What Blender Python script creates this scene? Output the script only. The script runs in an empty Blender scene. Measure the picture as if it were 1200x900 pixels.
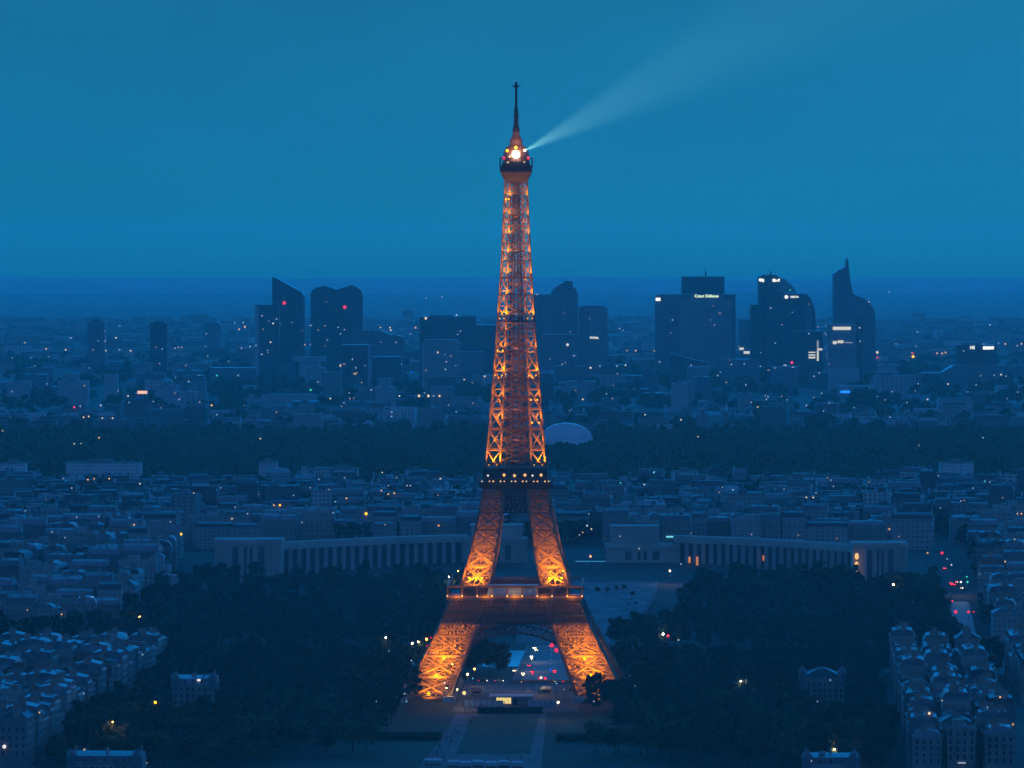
import bpy, math, random
import numpy as np
from mathutils import Vector, Matrix

# ------------------------------------------------------------------ camera, sky, light
scene = bpy.context.scene
COL = scene.collection
F, CZ = 5990.0, 236.0                      # focal length in photo pixels, eye height above the park
HZ = 290.0                                 # photo row of the eye level
cam_data = bpy.data.cameras.new("camera")
cam_data.sensor_width = 36.0
cam_data.lens = F / 1200.0 * 36.0
cam_data.shift_y = -(450.0 - HZ) / 1200.0
cam_data.clip_start = 1.0
cam_data.clip_end = 60000.0
cam = bpy.data.objects.new("camera", cam_data)
cam.location = (0, 0, CZ)
cam.rotation_euler = (math.radians(90), 0, 0)
COL.objects.link(cam)
scene.camera = cam

# radiance of the sky by elevation (sine), with an added bright band above the view to light the haze
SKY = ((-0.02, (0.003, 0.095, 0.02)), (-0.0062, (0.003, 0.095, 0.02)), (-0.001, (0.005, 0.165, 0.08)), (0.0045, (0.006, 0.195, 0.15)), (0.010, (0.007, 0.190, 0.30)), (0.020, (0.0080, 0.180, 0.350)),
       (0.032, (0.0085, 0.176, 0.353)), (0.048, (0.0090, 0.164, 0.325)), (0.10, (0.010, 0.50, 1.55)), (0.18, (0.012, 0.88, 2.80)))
HAZE_DENSITY = 3.35e-5
HAZE_COLOR = (0.60, 0.98, 0.97)

world = bpy.data.worlds.new("World")
scene.world = world
world.use_nodes = True
wn, wl = world.node_tree.nodes, world.node_tree.links
wn.clear()
w_out = wn.new("ShaderNodeOutputWorld")
w_bg = wn.new("ShaderNodeBackground")
w_tc = wn.new("ShaderNodeTexCoord")
w_sep = wn.new("ShaderNodeSeparateXYZ")
w_ramp = wn.new("ShaderNodeValToRGB")
wl.new(w_tc.outputs["Generated"], w_sep.inputs[0])
w_map = wn.new("ShaderNodeMapRange")
w_map.inputs["From Min"].default_value = -0.02
w_map.inputs["From Max"].default_value = 0.18
wl.new(w_sep.outputs["Z"], w_map.inputs["Value"])
wl.new(w_map.outputs["Result"], w_ramp.inputs["Fac"])
r = w_ramp.color_ramp
r.interpolation = 'LINEAR'
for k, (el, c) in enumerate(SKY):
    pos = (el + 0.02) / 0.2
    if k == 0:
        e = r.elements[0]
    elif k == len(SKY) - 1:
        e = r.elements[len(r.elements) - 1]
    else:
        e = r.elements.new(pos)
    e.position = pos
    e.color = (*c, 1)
# soft cloud streaks in the dusk sky
w_noise = wn.new("ShaderNodeTexNoise")
w_noise.inputs["Scale"].default_value = 13.0
w_noise.inputs["Detail"].default_value = 5.0
w_mp = wn.new("ShaderNodeMapping")
w_mp.inputs["Scale"].default_value = (1.0, 1.0, 2.6)
wl.new(w_tc.outputs["Generated"], w_mp.inputs["Vector"])
wl.new(w_mp.outputs["Vector"], w_noise.inputs["Vector"])
w_nm = wn.new("ShaderNodeMapRange")
w_nm.inputs["From Min"].default_value = 0.3
w_nm.inputs["From Max"].default_value = 0.7
w_nm.inputs["To Min"].default_value = 0.94
w_nm.inputs["To Max"].default_value = 1.06
wl.new(w_noise.outputs["Fac"], w_nm.inputs["Value"])
w_mul = wn.new("ShaderNodeVectorMath")
w_mul.operation = 'SCALE'
# the added band stays low all round; overhead is dimmed so roofs stay dark
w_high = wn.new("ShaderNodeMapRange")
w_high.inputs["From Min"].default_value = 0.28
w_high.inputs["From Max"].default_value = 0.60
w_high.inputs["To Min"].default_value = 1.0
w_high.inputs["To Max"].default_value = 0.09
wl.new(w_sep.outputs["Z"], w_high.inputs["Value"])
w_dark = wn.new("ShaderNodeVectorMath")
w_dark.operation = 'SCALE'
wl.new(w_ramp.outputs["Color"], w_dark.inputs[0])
# and the added band is strongest ahead, where the sun has set
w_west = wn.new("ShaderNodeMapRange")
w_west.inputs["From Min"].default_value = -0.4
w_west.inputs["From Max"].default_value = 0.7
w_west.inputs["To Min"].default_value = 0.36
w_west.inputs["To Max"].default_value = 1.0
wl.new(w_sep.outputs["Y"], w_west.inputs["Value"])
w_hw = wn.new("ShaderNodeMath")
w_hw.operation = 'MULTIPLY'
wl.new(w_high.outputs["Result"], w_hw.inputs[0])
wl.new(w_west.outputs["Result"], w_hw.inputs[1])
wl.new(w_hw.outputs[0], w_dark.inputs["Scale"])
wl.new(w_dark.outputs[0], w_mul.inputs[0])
# the sky is a little brighter towards the north, on the right
w_side = wn.new("ShaderNodeMapRange")
w_side.inputs["From Min"].default_value = -0.12
w_side.inputs["From Max"].default_value = 0.12
w_side.inputs["To Min"].default_value = 0.90
w_side.inputs["To Max"].default_value = 1.08
wl.new(w_sep.outputs["X"], w_side.inputs["Value"])
w_both = wn.new("ShaderNodeMath")
w_both.operation = 'MULTIPLY'
wl.new(w_nm.outputs["Result"], w_both.inputs[0])
wl.new(w_side.outputs["Result"], w_both.inputs[1])
wl.new(w_both.outputs[0], w_mul.inputs["Scale"])
# the physical sky after sunset, sun just below the north-western horizon, adds the last glow
w_sky = wn.new("ShaderNodeTexSky")
w_sky.sky_type = 'NISHITA'
w_sky.sun_disc = False
w_sky.sun_elevation = math.radians(-4.0)
w_sky.sun_rotation = math.radians(25.0)
w_tint = wn.new("ShaderNodeVectorMath")
w_tint.operation = 'MULTIPLY'
w_tint.inputs[1].default_value = (0.004, 0.02, 0.03)
wl.new(w_sky.outputs["Color"], w_tint.inputs[0])
w_add = wn.new("ShaderNodeVectorMath")
w_add.operation = 'ADD'
wl.new(w_mul.outputs[0], w_add.inputs[0])
wl.new(w_tint.outputs[0], w_add.inputs[1])
# the eastern half of the sky, behind the camera, is purple with the earth's shadow
w_east = wn.new("ShaderNodeMapRange")
w_east.inputs["From Min"].default_value = 0.1
w_east.inputs["From Max"].default_value = -0.6
wl.new(w_sep.outputs["Y"], w_east.inputs["Value"])
w_purple = wn.new("ShaderNodeVectorMath")
w_purple.operation = 'SCALE'
w_purple.inputs[0].default_value = (0.035, 0.0, 0.03)
wl.new(w_east.outputs["Result"], w_purple.inputs["Scale"])
w_sum = wn.new("ShaderNodeVectorMath")
w_sum.operation = 'ADD'
wl.new(w_add.outputs[0], w_sum.inputs[0])
wl.new(w_purple.outputs[0], w_sum.inputs[1])
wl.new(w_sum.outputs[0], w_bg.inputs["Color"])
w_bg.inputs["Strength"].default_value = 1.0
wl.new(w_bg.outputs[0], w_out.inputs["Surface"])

# the sun itself is down: only a trace of its light comes over the horizon ahead
sun_data = bpy.data.lights.new("sun", 'SUN')
sun_data.energy = 0.03
sun_data.angle = math.radians(12)
sun_data.color = (0.7, 0.85, 1.0)
sun = bpy.data.objects.new("sun", sun_data)
sun.rotation_euler = Vector((-0.42, -0.9, -0.06)).to_track_quat('-Z', 'Y').to_euler()
COL.objects.link(sun)

scene.view_settings.view_transform = 'Standard'
scene.view_settings.look = 'None'
scene.view_settings.exposure = 0.0
scene.view_settings.gamma = 1.0
scene.view_settings.use_curve_mapping = False
cy = scene.cycles
cy.max_bounces = 3
cy.diffuse_bounces = 2
cy.glossy_bounces = 1
cy.transmission_bounces = 1
cy.volume_bounces = 0
cy.transparent_max_bounces = 6
cy.caustics_reflective = False
cy.caustics_refractive = False
cy.use_denoising = True
cy.sample_clamp_indirect = 3.0

# ------------------------------------------------------------------ helpers
TX, TY = 2.2, 2710.0                       # foot of the iron tower
AX = math.radians(3.2)                     # the park's axis leans right as it recedes
CA, SA = math.cos(AX), math.sin(AX)
rnd = random.Random(11)


def uv(u, v):
    """park coordinates (across, along the axis from the tower) -> world x, y"""
    return TX + u * CA + v * SA, TY - u * SA + v * CA


def to_uv(x, y):
    dx, dy = x - TX, y - TY
    return dx * CA - dy * SA, dx * SA + dy * CA


def sstep(a, b, x):
    t = min(1.0, max(0.0, (x - a) / (b - a)))
    return t * t * (3 - 2 * t)


def ground_z(y):
    return 25.0 * sstep(3060.0, 3560.0, y)


def at(px, py, Y):
    """the point at distance Y that the photograph shows at px, py"""
    return (px - 600.0) * Y / F, Y, CZ - (py - HZ) * Y / F


def on_ground(px, py, up=0.0):
    """where the sight line through px, py meets the ground raised by up"""
    Y = 3000.0
    for _ in range(40):
        Y = 0.5 * Y + 0.5 * (CZ - ground_z(Y) - up) * F / max(py - HZ, 5.0)
    return (px - 600.0) * Y / F, Y, ground_z(Y)


class MB:
    def __init__(self):
        self.v, self.f, self.m = [], [], []

    def quad_strip(self, a, b, m=0, caps=True):
        """two rings of equal length joined into a tube"""
        n, s = len(a), len(self.v)
        self.v += [tuple(p) for p in a] + [tuple(p) for p in b]
        for i in range(n):
            j = (i + 1) % n
            self.f.append((s + i, s + j, s + n + j, s + n + i)); self.m.append(m)
        if caps:
            self.f.append(tuple(s + i for i in range(n))[::-1]); self.m.append(m)
            self.f.append(tuple(s + n + i for i in range(n))); self.m.append(m)

    def box(self, x0, y0, z0, x1, y1, z1, m=0):
        self.quad_strip([(x0, y0, z0), (x1, y0, z0), (x1, y1, z0), (x0, y1, z0)],
                        [(x0, y0, z1), (x1, y0, z1), (x1, y1, z1), (x0, y1, z1)], m)

    def frustum(self, x0, y0, x1, y1, z0, X0, Y0, X1, Y1, z1, m=0):
        self.quad_strip([(x0, y0, z0), (x1, y0, z0), (x1, y1, z0), (x0, y1, z0)],
                        [(X0, Y0, z1), (X1, Y0, z1), (X1, Y1, z1), (X0, Y1, z1)], m)

    def bar(self, p, q, w, h=None, m=0):
        p, q = Vector(p), Vector(q)
        d = q - p
        if d.length < 1e-6:
            return
        d.normalize()
        up = Vector((0, 0, 1)) if abs(d.z) < 0.95 else Vector((0, 1, 0))
        s = d.cross(up).normalized() * (w / 2)
        t = s.cross(d).normalized() * ((h or w) / 2)
        self.quad_strip([p - s - t, p + s - t, p + s + t, p - s + t],
                        [q - s - t, q + s - t, q + s + t, q - s + t], m)

    def ring(self, pts_r, n=12, cx=0.0, cy=0.0, m=0):
        """lathe: list of (radius, z)"""
        rings = []
        for rr, z in pts_r:
            rings.append([(cx + rr * math.cos(2 * math.pi * i / n), cy + rr * math.sin(2 * math.pi * i / n), z) for i in range(n)])
        for k in range(len(rings) - 1):
            self.quad_strip(rings[k], rings[k + 1], m, caps=False)
        s = len(self.v)
        self.v += rings[0] + rings[-1]
        self.f.append(tuple(s + i for i in range(n))[::-1]); self.m.append(m)
        self.f.append(tuple(s + n + i for i in range(n))); self.m.append(m)

    def prism(self, outline, y0, y1, m=0):
        """outline in x, z pulled from y0 to y1"""
        self.quad_strip([(x, y0, z) for x, z in outline], [(x, y1, z) for x, z in outline], m)

    def mesh(self, name, mats):
        me = bpy.data.meshes.new(name)
        me.from_pydata(self.v, [], self.f)
        if not isinstance(mats, (list, tuple)):
            mats = [mats]
        for a in mats:
            me.materials.append(a)
        if len(mats) > 1:
            me.polygons.foreach_set("material_index", self.m)
        me.update()
        return me

    def build(self, name, mats, parent=None, loc=None):
        return link(name, self.mesh(name, mats), parent, loc)


def link(name, data, parent=None, loc=None):
    o = bpy.data.objects.new(name, data)
    COL.objects.link(o)
    if parent is not None:
        o.parent = parent
    if loc is not None:
        o.location = loc
    return o


def tag(o, label, cat, group=None, kind=None):
    if label:
        o["label"] = label
    if cat:
        o["category"] = cat
    if group:
        o["group"] = group
    if kind:
        o["kind"] = kind
    return o


def empty(name, loc, rz=0.0, label=None, cat=None, group=None):
    o = link(name, None)
    o.location = loc
    o.rotation_euler = (0, 0, rz)
    return tag(o, label, cat, group)


def structure(name, mb, mat):
    o = mb.build(name, mat)
    o["kind"] = "structure"
    return o


def copy_tree(o, parent=None):
    c = o.copy()
    COL.objects.link(c)
    if parent is not None:
        c.parent = parent
        c.matrix_parent_inverse = o.matrix_parent_inverse.copy()
    for ch in o.children:
        copy_tree(ch, c)
    return c


# ------------------------------------------------------------------ materials
MATS = {}


def mat(name, color, rough=0.7, var=0.0, scale=0.3, metal=0.0, spec=0.3):
    if name in MATS:
        return MATS[name]
    m = bpy.data.materials.new(name)
    m.use_nodes = True
    nt = m.node_tree
    b = nt.nodes["Principled BSDF"]
    b.inputs["Roughness"].default_value = rough
    b.inputs["Metallic"].default_value = metal
    b.inputs["Specular IOR Level"].default_value = spec
    tc = nt.nodes.new("ShaderNodeTexCoord")
    no = nt.nodes.new("ShaderNodeTexNoise")
    no.inputs["Scale"].default_value = scale
    no.inputs["Detail"].default_value = 4.0
    nt.links.new(tc.outputs["Object"], no.inputs["Vector"])
    rp = nt.nodes.new("ShaderNodeValToRGB")
    k0, k1 = max(0.0, 1 - var), 1 + var
    rp.color_ramp.elements[0].position = 0.3
    rp.color_ramp.elements[1].position = 0.7
    rp.color_ramp.elements[0].color = (*[c * k0 for c in color], 1)
    rp.color_ramp.elements[1].color = (*[min(1, c * k1) for c in color], 1)
    nt.links.new(no.outputs["Fac"], rp.inputs["Fac"])
    nt.links.new(rp.outputs["Color"], b.inputs["Base Color"])
    MATS[name] = m
    return m


def glow(name, color, strength):
    if name in MATS:
        return MATS[name]
    m = bpy.data.materials.new(name)
    m.use_nodes = True
    nt = m.node_tree
    b = nt.nodes["Principled BSDF"]
    b.inputs["Base Color"].default_value = (*[min(0.8, c) for c in color], 1)
    b.inputs["Emission Color"].default_value = (*color, 1)
    b.inputs["Emission Strength"].default_value = strength
    m.cycles.emission_sampling = 'NONE'
    MATS[name] = m
    return m


def windowed(name, wall, glass, bw, rh, gap, rough=0.8, var=0.15, glass_rough=0.25):
    """a wall with a regular grid of windows in object space"""
    if name in MATS:
        return MATS[name]
    m = bpy.data.materials.new(name)
    m.use_nodes = True
    nt = m.node_tree
    N, L = nt.nodes, nt.links
    b = N["Principled BSDF"]
    tc = N.new("ShaderNodeTexCoord")
    sp = N.new("ShaderNodeSeparateXYZ")
    L.new(tc.outputs["Object"], sp.inputs[0])
    ad = N.new("ShaderNodeMath"); ad.operation = 'ADD'
    L.new(sp.outputs["X"], ad.inputs[0]); L.new(sp.outputs["Y"], ad.inputs[1])
    cb = N.new("ShaderNodeCombineXYZ")
    L.new(ad.outputs[0], cb.inputs["X"]); L.new(sp.outputs["Z"], cb.inputs["Y"])
    br = N.new("ShaderNodeTexBrick")
    br.offset = 0.0
    br.inputs["Scale"].default_value = 1.0
    br.inputs["Brick Width"].default_value = bw
    br.inputs["Row Height"].default_value = rh
    br.inputs["Mortar Size"].default_value = gap
    br.inputs["Mortar Smooth"].default_value = 0.0
    br.inputs["Bias"].default_value = 0.0
    br.inputs["Color1"].default_value = (*glass, 1)
    br.inputs["Color2"].default_value = (*[c * 2.2 for c in glass], 1)
    L.new(cb.outputs[0], br.inputs["Vector"])
    no = N.new("ShaderNodeTexNoise"); no.inputs["Scale"].default_value = 0.09; no.inputs["Detail"].default_value = 5
    L.new(tc.outputs["Object"], no.inputs["Vector"])
    rp = N.new("ShaderNodeValToRGB")
    rp.color_ramp.elements[0].position = 0.3; rp.color_ramp.elements[1].position = 0.7
    rp.color_ramp.elements[0].color = (*[c * (1 - var) for c in wall], 1)
    rp.color_ramp.elements[1].color = (*[min(1, c * (1 + var)) for c in wall], 1)
    L.new(no.outputs["Fac"], rp.inputs["Fac"])
    L.new(rp.outputs["Color"], br.inputs["Mortar"])
    L.new(br.outputs["Color"], b.inputs["Base Color"])
    mr = N.new("ShaderNodeMapRange")
    mr.inputs["To Min"].default_value = glass_rough; mr.inputs["To Max"].default_value = rough
    L.new(br.outputs["Fac"], mr.inputs["Value"])
    L.new(mr.outputs["Result"], b.inputs["Roughness"])
    b.inputs["Specular IOR Level"].default_value = 0.4
    MATS[name] = m
    return m


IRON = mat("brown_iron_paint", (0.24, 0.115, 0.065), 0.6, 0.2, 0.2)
IRON_MID = mat("shaded_iron_paint", (0.12, 0.058, 0.036), 0.6, 0.2, 0.2)  # iron darkened in colour for the dim centre of the spire
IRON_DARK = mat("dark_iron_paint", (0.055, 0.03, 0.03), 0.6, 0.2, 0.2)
STONE = mat("pale_stone", (0.36, 0.33, 0.29), 0.85, 0.2, 0.05)
ASPHALT = mat("asphalt", (0.05, 0.05, 0.052), 0.85, 0.25, 0.05)
SODIUM = (1.0, 0.41, 0.0)
G_SODIUM = glow("sodium_lamp", SODIUM, 3.0)
G_AMBER = glow("amber_lamp", (1.0, 0.5, 0.14), 1.2)
G_WARM = glow("warm_lamp", (1.0, 0.75, 0.42), 1.05)
G_WHITE = glow("white_lamp", (1.0, 0.92, 0.78), 0.95)
G_RED = glow("red_lamp", (1.0, 0.02, 0.06), 1.6)
G_GREEN = glow("green_lamp", (0.05, 1.0, 0.5), 1.0)
G_BLUE = glow("blue_lamp", (0.01, 0.1, 1.0), 1.2)
G_BEACON = glow("beacon_lamp", (1.0, 0.88, 0.9), 30.0)

# ------------------------------------------------------------------ ground, hills, water, lawns, roads
def sheet(name, pts, m, lift=0.0, kind="structure"):
    g = MB()
    g.v = [(x, y, ground_z(y) + lift) for x, y in pts]
    g.f = [tuple(range(len(pts)))]
    g.m = [0]
    o = g.build(name, m)
    o["kind"] = kind
    return o


def px_sheet(name, pxs, m, lift):
    return sheet(name, [on_ground(a, b, lift)[:2] for a, b in pxs], m, lift)


def slab(name, pxs, m, lift, thick, label=None):
    """a raised sheet with its edge down to the ground"""
    pts = [on_ground(a, b, lift)[:2] for a, b in pxs]
    g = MB()
    g.quad_strip([(x, y, ground_z(y) + lift - thick) for x, y in pts], [(x, y, ground_z(y) + lift) for x, y in pts])
    o = g.build(name, m)
    o["kind"] = "structure"
    return o


EARTH = mat("earth", (0.075, 0.077, 0.075), 0.95, 0.35, 0.02)
g = MB()
xs = np.linspace(-6800, 6800, 41)
ys = np.concatenate([np.linspace(-40, 3000, 12), np.linspace(3020, 3620, 41), np.linspace(3700, 34500, 40)])
for y in ys:
    for x in xs:
        g.v.append((float(x), float(y), ground_z(y)))
for j in range(len(ys) - 1):
    for i in range(len(xs) - 1):
        k = j * len(xs) + i
        g.f.append((k, k + 1, k + len(xs) + 1, k + len(xs))); g.m.append(0)
structure("ground", g, EARTH)

HILL = mat("wooded_hill", (0.2, 0.2, 0.2), 1.0, 0.4, 0.004)
from mathutils import noise as mnoise
for nm, y0, yr, y1, zr, seed in (("hills", 23000, 29500, 34400, 26, 3.0),):
    g = MB()
    nx, ny = 121, 25
    for j in range(ny):
        t = j / (ny - 1)
        y = y0 + (y1 - y0) * t
        rise = math.sin(math.pi * min(1, max(0, t))) ** 1.3
        for i in range(nx):
            x = -6000 + 12000 * i / (nx - 1)
            n = mnoise.fractal(Vector((x * 0.0009 + seed, y * 0.0006, seed)), 1.0, 2.0, 4)
            side = 1.05 - 0.22 * sstep(-500, 1900, x)
            g.v.append((x, y, 23.0 + rise * (zr * side + 34 * n)))
    for j in range(ny - 1):
        for i in range(nx - 1):
            k = j * nx + i
            g.f.append((k, k + 1, k + nx + 1, k + nx)); g.m.append(0)
    o = structure(nm, g, HILL)

WATER = mat("river_water", (0.02, 0.03, 0.035), 0.12, 0.1, 0.02, 0.0, 0.5)
sheet("river", [uv(-600, 168), uv(600, 168), uv(600, 282), uv(-600, 282)], WATER, 0.02)
GRASS = mat("lawn_grass", (0.03, 0.055, 0.022), 0.95, 0.3, 0.06)
GRASS2 = mat("rough_grass", (0.022, 0.038, 0.02), 0.95, 0.35, 0.08)
GRAVEL = mat("pale_gravel", (0.15, 0.14, 0.135), 0.95, 0.3, 0.08)
PAVING = mat("paving", (0.095, 0.095, 0.1), 0.85, 0.3, 0.05)
sheet("park_ground", [uv(-196, -560), uv(196, -560), uv(196, 160), uv(-196, 160)], GRASS2, 0.02)
px_sheet("gravel_path", [(498, 906), (634, 906), (640, 836), (534, 836)], GRAVEL, 0.05)
px_sheet("lawn", [(534, 884), (621, 884), (632, 839), (553, 839)], GRASS, 0.09)
px_sheet("path", [(486, 906), (512, 906), (554, 838), (538, 838)], PAVING, 0.1)
px_sheet("side_lawn", [(395, 886), (500, 886), (520, 868), (420, 868)], GRASS, 0.09)
px_sheet("side_lawn", [(420, 858), (520, 858), (532, 849), (450, 849)], GRASS, 0.09)
px_sheet("side_lawn", [(652, 858), (800, 858), (790, 850), (650, 850)], GRASS, 0.09)
px_sheet("side_lawn", [(640, 893), (900, 893), (880, 884), (640, 884)], GRASS, 0.09)
px_sheet("side_lawn", [(680, 845), (840, 845), (835, 840), (680, 840)], GRASS, 0.09)
px_sheet("esplanade", [(530, 834), (676, 834), (690, 803), (545, 803)], PAVING, 0.06)
px_sheet("quay_road", [(500, 803), (790, 803), (790, 795), (500, 795)], ASPHALT, 0.1)
LANE = mat("road_paint", (0.7, 0.7, 0.7), 0.8, 0.1)
slab("bridge_road", [(600, 797), (690, 797), (674, 756), (618, 756)], mat("bridge_paving", (0.2, 0.2, 0.205), 0.8, 0.2, 0.06), 1.4, 1.2)
for a, b in (((606, 797), (623, 756)), ((684, 797), (669, 756))):
    px_sheet("pavement", [(a[0] - 4, a[1]), (a[0] + 5, a[1]), (b[0] + 3, b[1]), (b[0] - 3, b[1])], GRAVEL, 1.52)
for i in range(7):
    t0, t1 = i / 7, i / 7 + 0.07
    c = lambda t: (645 + (646 - 645) * t, 796 - 39 * t)
    p, q = c(t0), c(t1)
    px_sheet("road_marking", [(p[0] - .35, p[1]), (p[0] + .35, p[1]), (q[0] + .35, q[1]), (q[0] - .35, q[1])], LANE, 1.415)
# terraces and fountain basin that climb to the palace
PLAZA = mat("plaza_paving", (0.17, 0.17, 0.185), 0.9, 0.4, 0.09)
px_sheet("plaza", [(604, 754), (735, 754), (768, 700), (772, 682), (620, 682), (612, 700)], PLAZA, 0.06)
px_sheet("plaza_lawn", [(706, 744), (727, 744), (740, 706), (722, 706)], GRASS, 0.11)
px_sheet("plaza_lawn", [(612, 744), (630, 744), (640, 706), (622, 706)], GRASS, 0.11)
px_sheet("fountain_basin", [(650, 748), (686, 748), (686, 712), (656, 712)], WATER, 0.14)
px_sheet("plaza_path", [(741, 748), (750, 748), (766, 696), (757, 696)], GRAVEL, 0.16)
# avenue on the right that runs away from the river, and streets beside the blocks
sheet("avenue", [uv(243, 320), uv(256, 320), uv(262, 1000), uv(249, 1000)], mat("avenue_asphalt", (0.13, 0.13, 0.14), 0.6, 0.2, 0.05), 0.1)
for s in (-1, 1):
    sheet("street", [uv(s * 199, -560), uv(s * 189, -560), uv(s * 189, 150), uv(s * 199, 150)][::s], ASPHALT, 0.06)
sheet("street", [uv(253, -560), uv(263, -560), uv(263, 150), uv(253, 150)], ASPHALT, 0.06)

# ------------------------------------------------------------------ the iron tower
WZ = [(0, 58.5), (15, 51), (37, 39.5), (52, 33), (58, 29.5), (61, 28), (75, 23.8), (98, 18.6), (110, 16.9), (116, 16.2),
      (124, 15.4), (157, 12.6), (186, 10.4), (231, 7.5), (267, 5.9), (276, 5.6)]
LZ = [(0, 25), (37, 19.5), (57, 15.5), (61, 15), (98, 11.6), (115, 10.2), (118, 7.6), (157, 6.0), (186, 4.9), (231, 3.6), (276, 2.6)]


def lerp(tab, z):
    for (a, va), (b, vb) in zip(tab, tab[1:]):
        if z <= b:
            return va + (vb - va) * (z - a) / (b - a)
    return tab[-1][1]


tower = empty("lattice_tower", (TX, TY, 0), -math.radians(1.3), "tall iron lattice tower lit gold from within, beacon lamp near its top", "tower")


def leg_corners(z, sx, sy):
    w = lerp(WZ, z)
    i = w - lerp(LZ, z)
    return [Vector((sx * w, sy * w, z)), Vector((sx * i, sy * w, z)), Vector((sx * i, sy * i, z)), Vector((sx * w, sy * i, z))]


def lattice_leg(mb, levels, sx, sy, chord, brace, fine, sub):
    for z0, z1 in zip(levels, levels[1:]):
        a, b = leg_corners(z0, sx, sy), leg_corners(z1, sx, sy)
        steps = 3
        for k in range(4):
            for s in range(steps):
                t0, t1 = z0 + (z1 - z0) * s / steps, z0 + (z1 - z0) * (s + 1) / steps
                mb.bar(leg_corners(t0, sx, sy)[k], leg_corners(t1, sx, sy)[k], chord)
            j = (k + 1) % 4
            mb.bar(a[k], a[j], brace * 1.15)
            # each brace is a pair of flats with lacing between
            for p, q in ((a[k], b[j]), (a[j], b[k])):
                mb.bar(p, q, brace)
            if fine:
                for i in range(sub):
                    for h in range(sub):
                        f0, f1, g0, g1 = i / sub, (i + 1) / sub, h / sub, (h + 1) / sub
                        P = lambda f, g: (a[k].lerp(a[j], f)).lerp(b[k].lerp(b[j], f), g)
                        mb.bar(P(f0, g0), P(f1, g1), fine)
                        mb.bar(P(f1, g0), P(f0, g1), fine)
                    if i:
                        mb.bar(P(i / sub, 0), P(i / sub, 1), fine)
                for h in range(1, sub):
                    mb.bar(a[k].lerp(b[k], h / sub), a[j].lerp(b[j], h / sub), fine * 1.2)


for sx in (-1, 1):
    for sy in (-1, 1):
        mb = MB()
        lattice_leg(mb, [2, 12.5, 23, 33, 43, 51], sx, sy, 1.4, 0.95, 0.32, 3)
        leg = mb.build("leg", IRON, tower)
        for c in leg_corners(0, sx, sy):
            pd = MB()
            pd.frustum(c.x - 4, c.y - 4, c.x + 4, c.y + 4, -1, c.x - 2.6, c.y - 2.6, c.x + 2.6, c.y + 2.6, 3.2)
            pd.build("pedestal", STONE, leg)
        mb = MB()
        lattice_leg(mb, [58, 68, 78, 87.5, 96.5, 104, 111], sx, sy, 1.15, 0.75, 0.26, 2)
        mb.build("upper_leg", IRON, tower)
        mb = MB()
        zs = [118, 129, 140, 150.5, 161, 171, 180.5, 189, 197, 205, 213, 220.5, 227.5, 234.5, 241, 247.5, 253.5, 259, 264.5, 270, 275]
        lattice_leg(mb, zs, sx, sy, 0.72, 0.36, 0.0, 2)
        mb.build("spire_leg", IRON, tower)

# four great arches between the legs, with the girders above them
for k in range(4):
    rot = Matrix.Rotation(k * math.pi / 2, 3, 'Z')
    mb = MB()
    n = 36
    P = []
    for i in range(n + 1):
        t = math.pi * i / n
        x = -math.cos(t) * 35.5
        z = 8 + math.sin(t) * 26.5
        xo = -math.cos(t) * 39.5
        zo = 8 + math.sin(t) * 30.5
        yi, yo = -lerp(WZ, z) + 0.6, -lerp(WZ, zo) + 0.6
        P.append((rot @ Vector((x, yi, z)), rot @ Vector((xo, yo, zo))))
    for i in range(n):
        mb.bar(P[i][0], P[i + 1][0], 1.0)
        mb.bar(P[i][1], P[i + 1][1], 0.8)
        mb.bar(P[i][0], P[i + 1][1], 0.4)
        mb.bar(P[i][1], P[i + 1][0], 0.4)
        mb.bar(P[i][0], P[i][1], 0.4)
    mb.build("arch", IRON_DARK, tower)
    mb = MB()
    for z0, z1 in ((39.5, 43.5), (43.5, 47.5), (47.5, 51)):
        w0, w1 = lerp(WZ, z0), lerp(WZ, z1)
        mb.bar(rot @ Vector((-w0, -w0 - .5, z0)), rot @ Vector((w0, -w0 - .5, z0)), 1.1)
        m = 34
        for i in range(m):
            f0, f1 = -1 + 2 * i / m, -1 + 2 * (i + 1) / m
            a, b = rot @ Vector((f0 * w0, -w0 - .5, z0)), rot @ Vector((f1 * w0, -w0 - .5, z0))
            c, d = rot @ Vector((f0 * w1, -w1 - .5, z1)), rot @ Vector((f1 * w1, -w1 - .5, z1))
            mb.bar(a, d, 0.85); mb.bar(b, c, 0.85); mb.bar(a, c, 0.8)
    # spandrel lattice between arch and girder
    for i in range(5, n - 4):
        p = P[i][1]
        w = lerp(WZ, 39.5)
        q = rot.inverted() @ p
        mb.bar(p, rot @ Vector((q.x, -w + .4, 39.5)), 0.45)
        if i < n - 5:
            q2 = rot.inverted() @ P[i + 1][1]
            mb.bar(p, rot @ Vector((q2.x, -w + .4, 39.5)), 0.4)
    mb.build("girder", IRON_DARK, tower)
    mb = MB()
    # the truss between the upper legs under the second platform
    for z0, z1 in ((96.5, 103), (103, 110)):
        w0, w1 = lerp(WZ, z0) - lerp(LZ, z0) + .5, lerp(WZ, z1) - lerp(LZ, z1) + .5
        W0, W1 = lerp(WZ, z0), lerp(WZ, z1)
        m = 6
        mb.bar(rot @ Vector((-w0, -W0 + .3, z0)), rot @ Vector((w0, -W0 + .3, z0)), 0.9)
        for i in range(m):
            f0, f1 = -1 + 2 * i / m, -1 + 2 * (i + 1) / m
            a, b = rot @ Vector((f0 * w0, -W0 + .3, z0)), rot @ Vector((f1 * w0, -W0 + .3, z0))
            c, d = rot @ Vector((f0 * w1, -W1 + .3, z1)), rot @ Vector((f1 * w1, -W1 + .3, z1))
            mb.bar(a, d, 0.6); mb.bar(b, c, 0.6); mb.bar(a, c, 0.5)
    mb.build("truss", IRON_DARK, tower)

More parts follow.
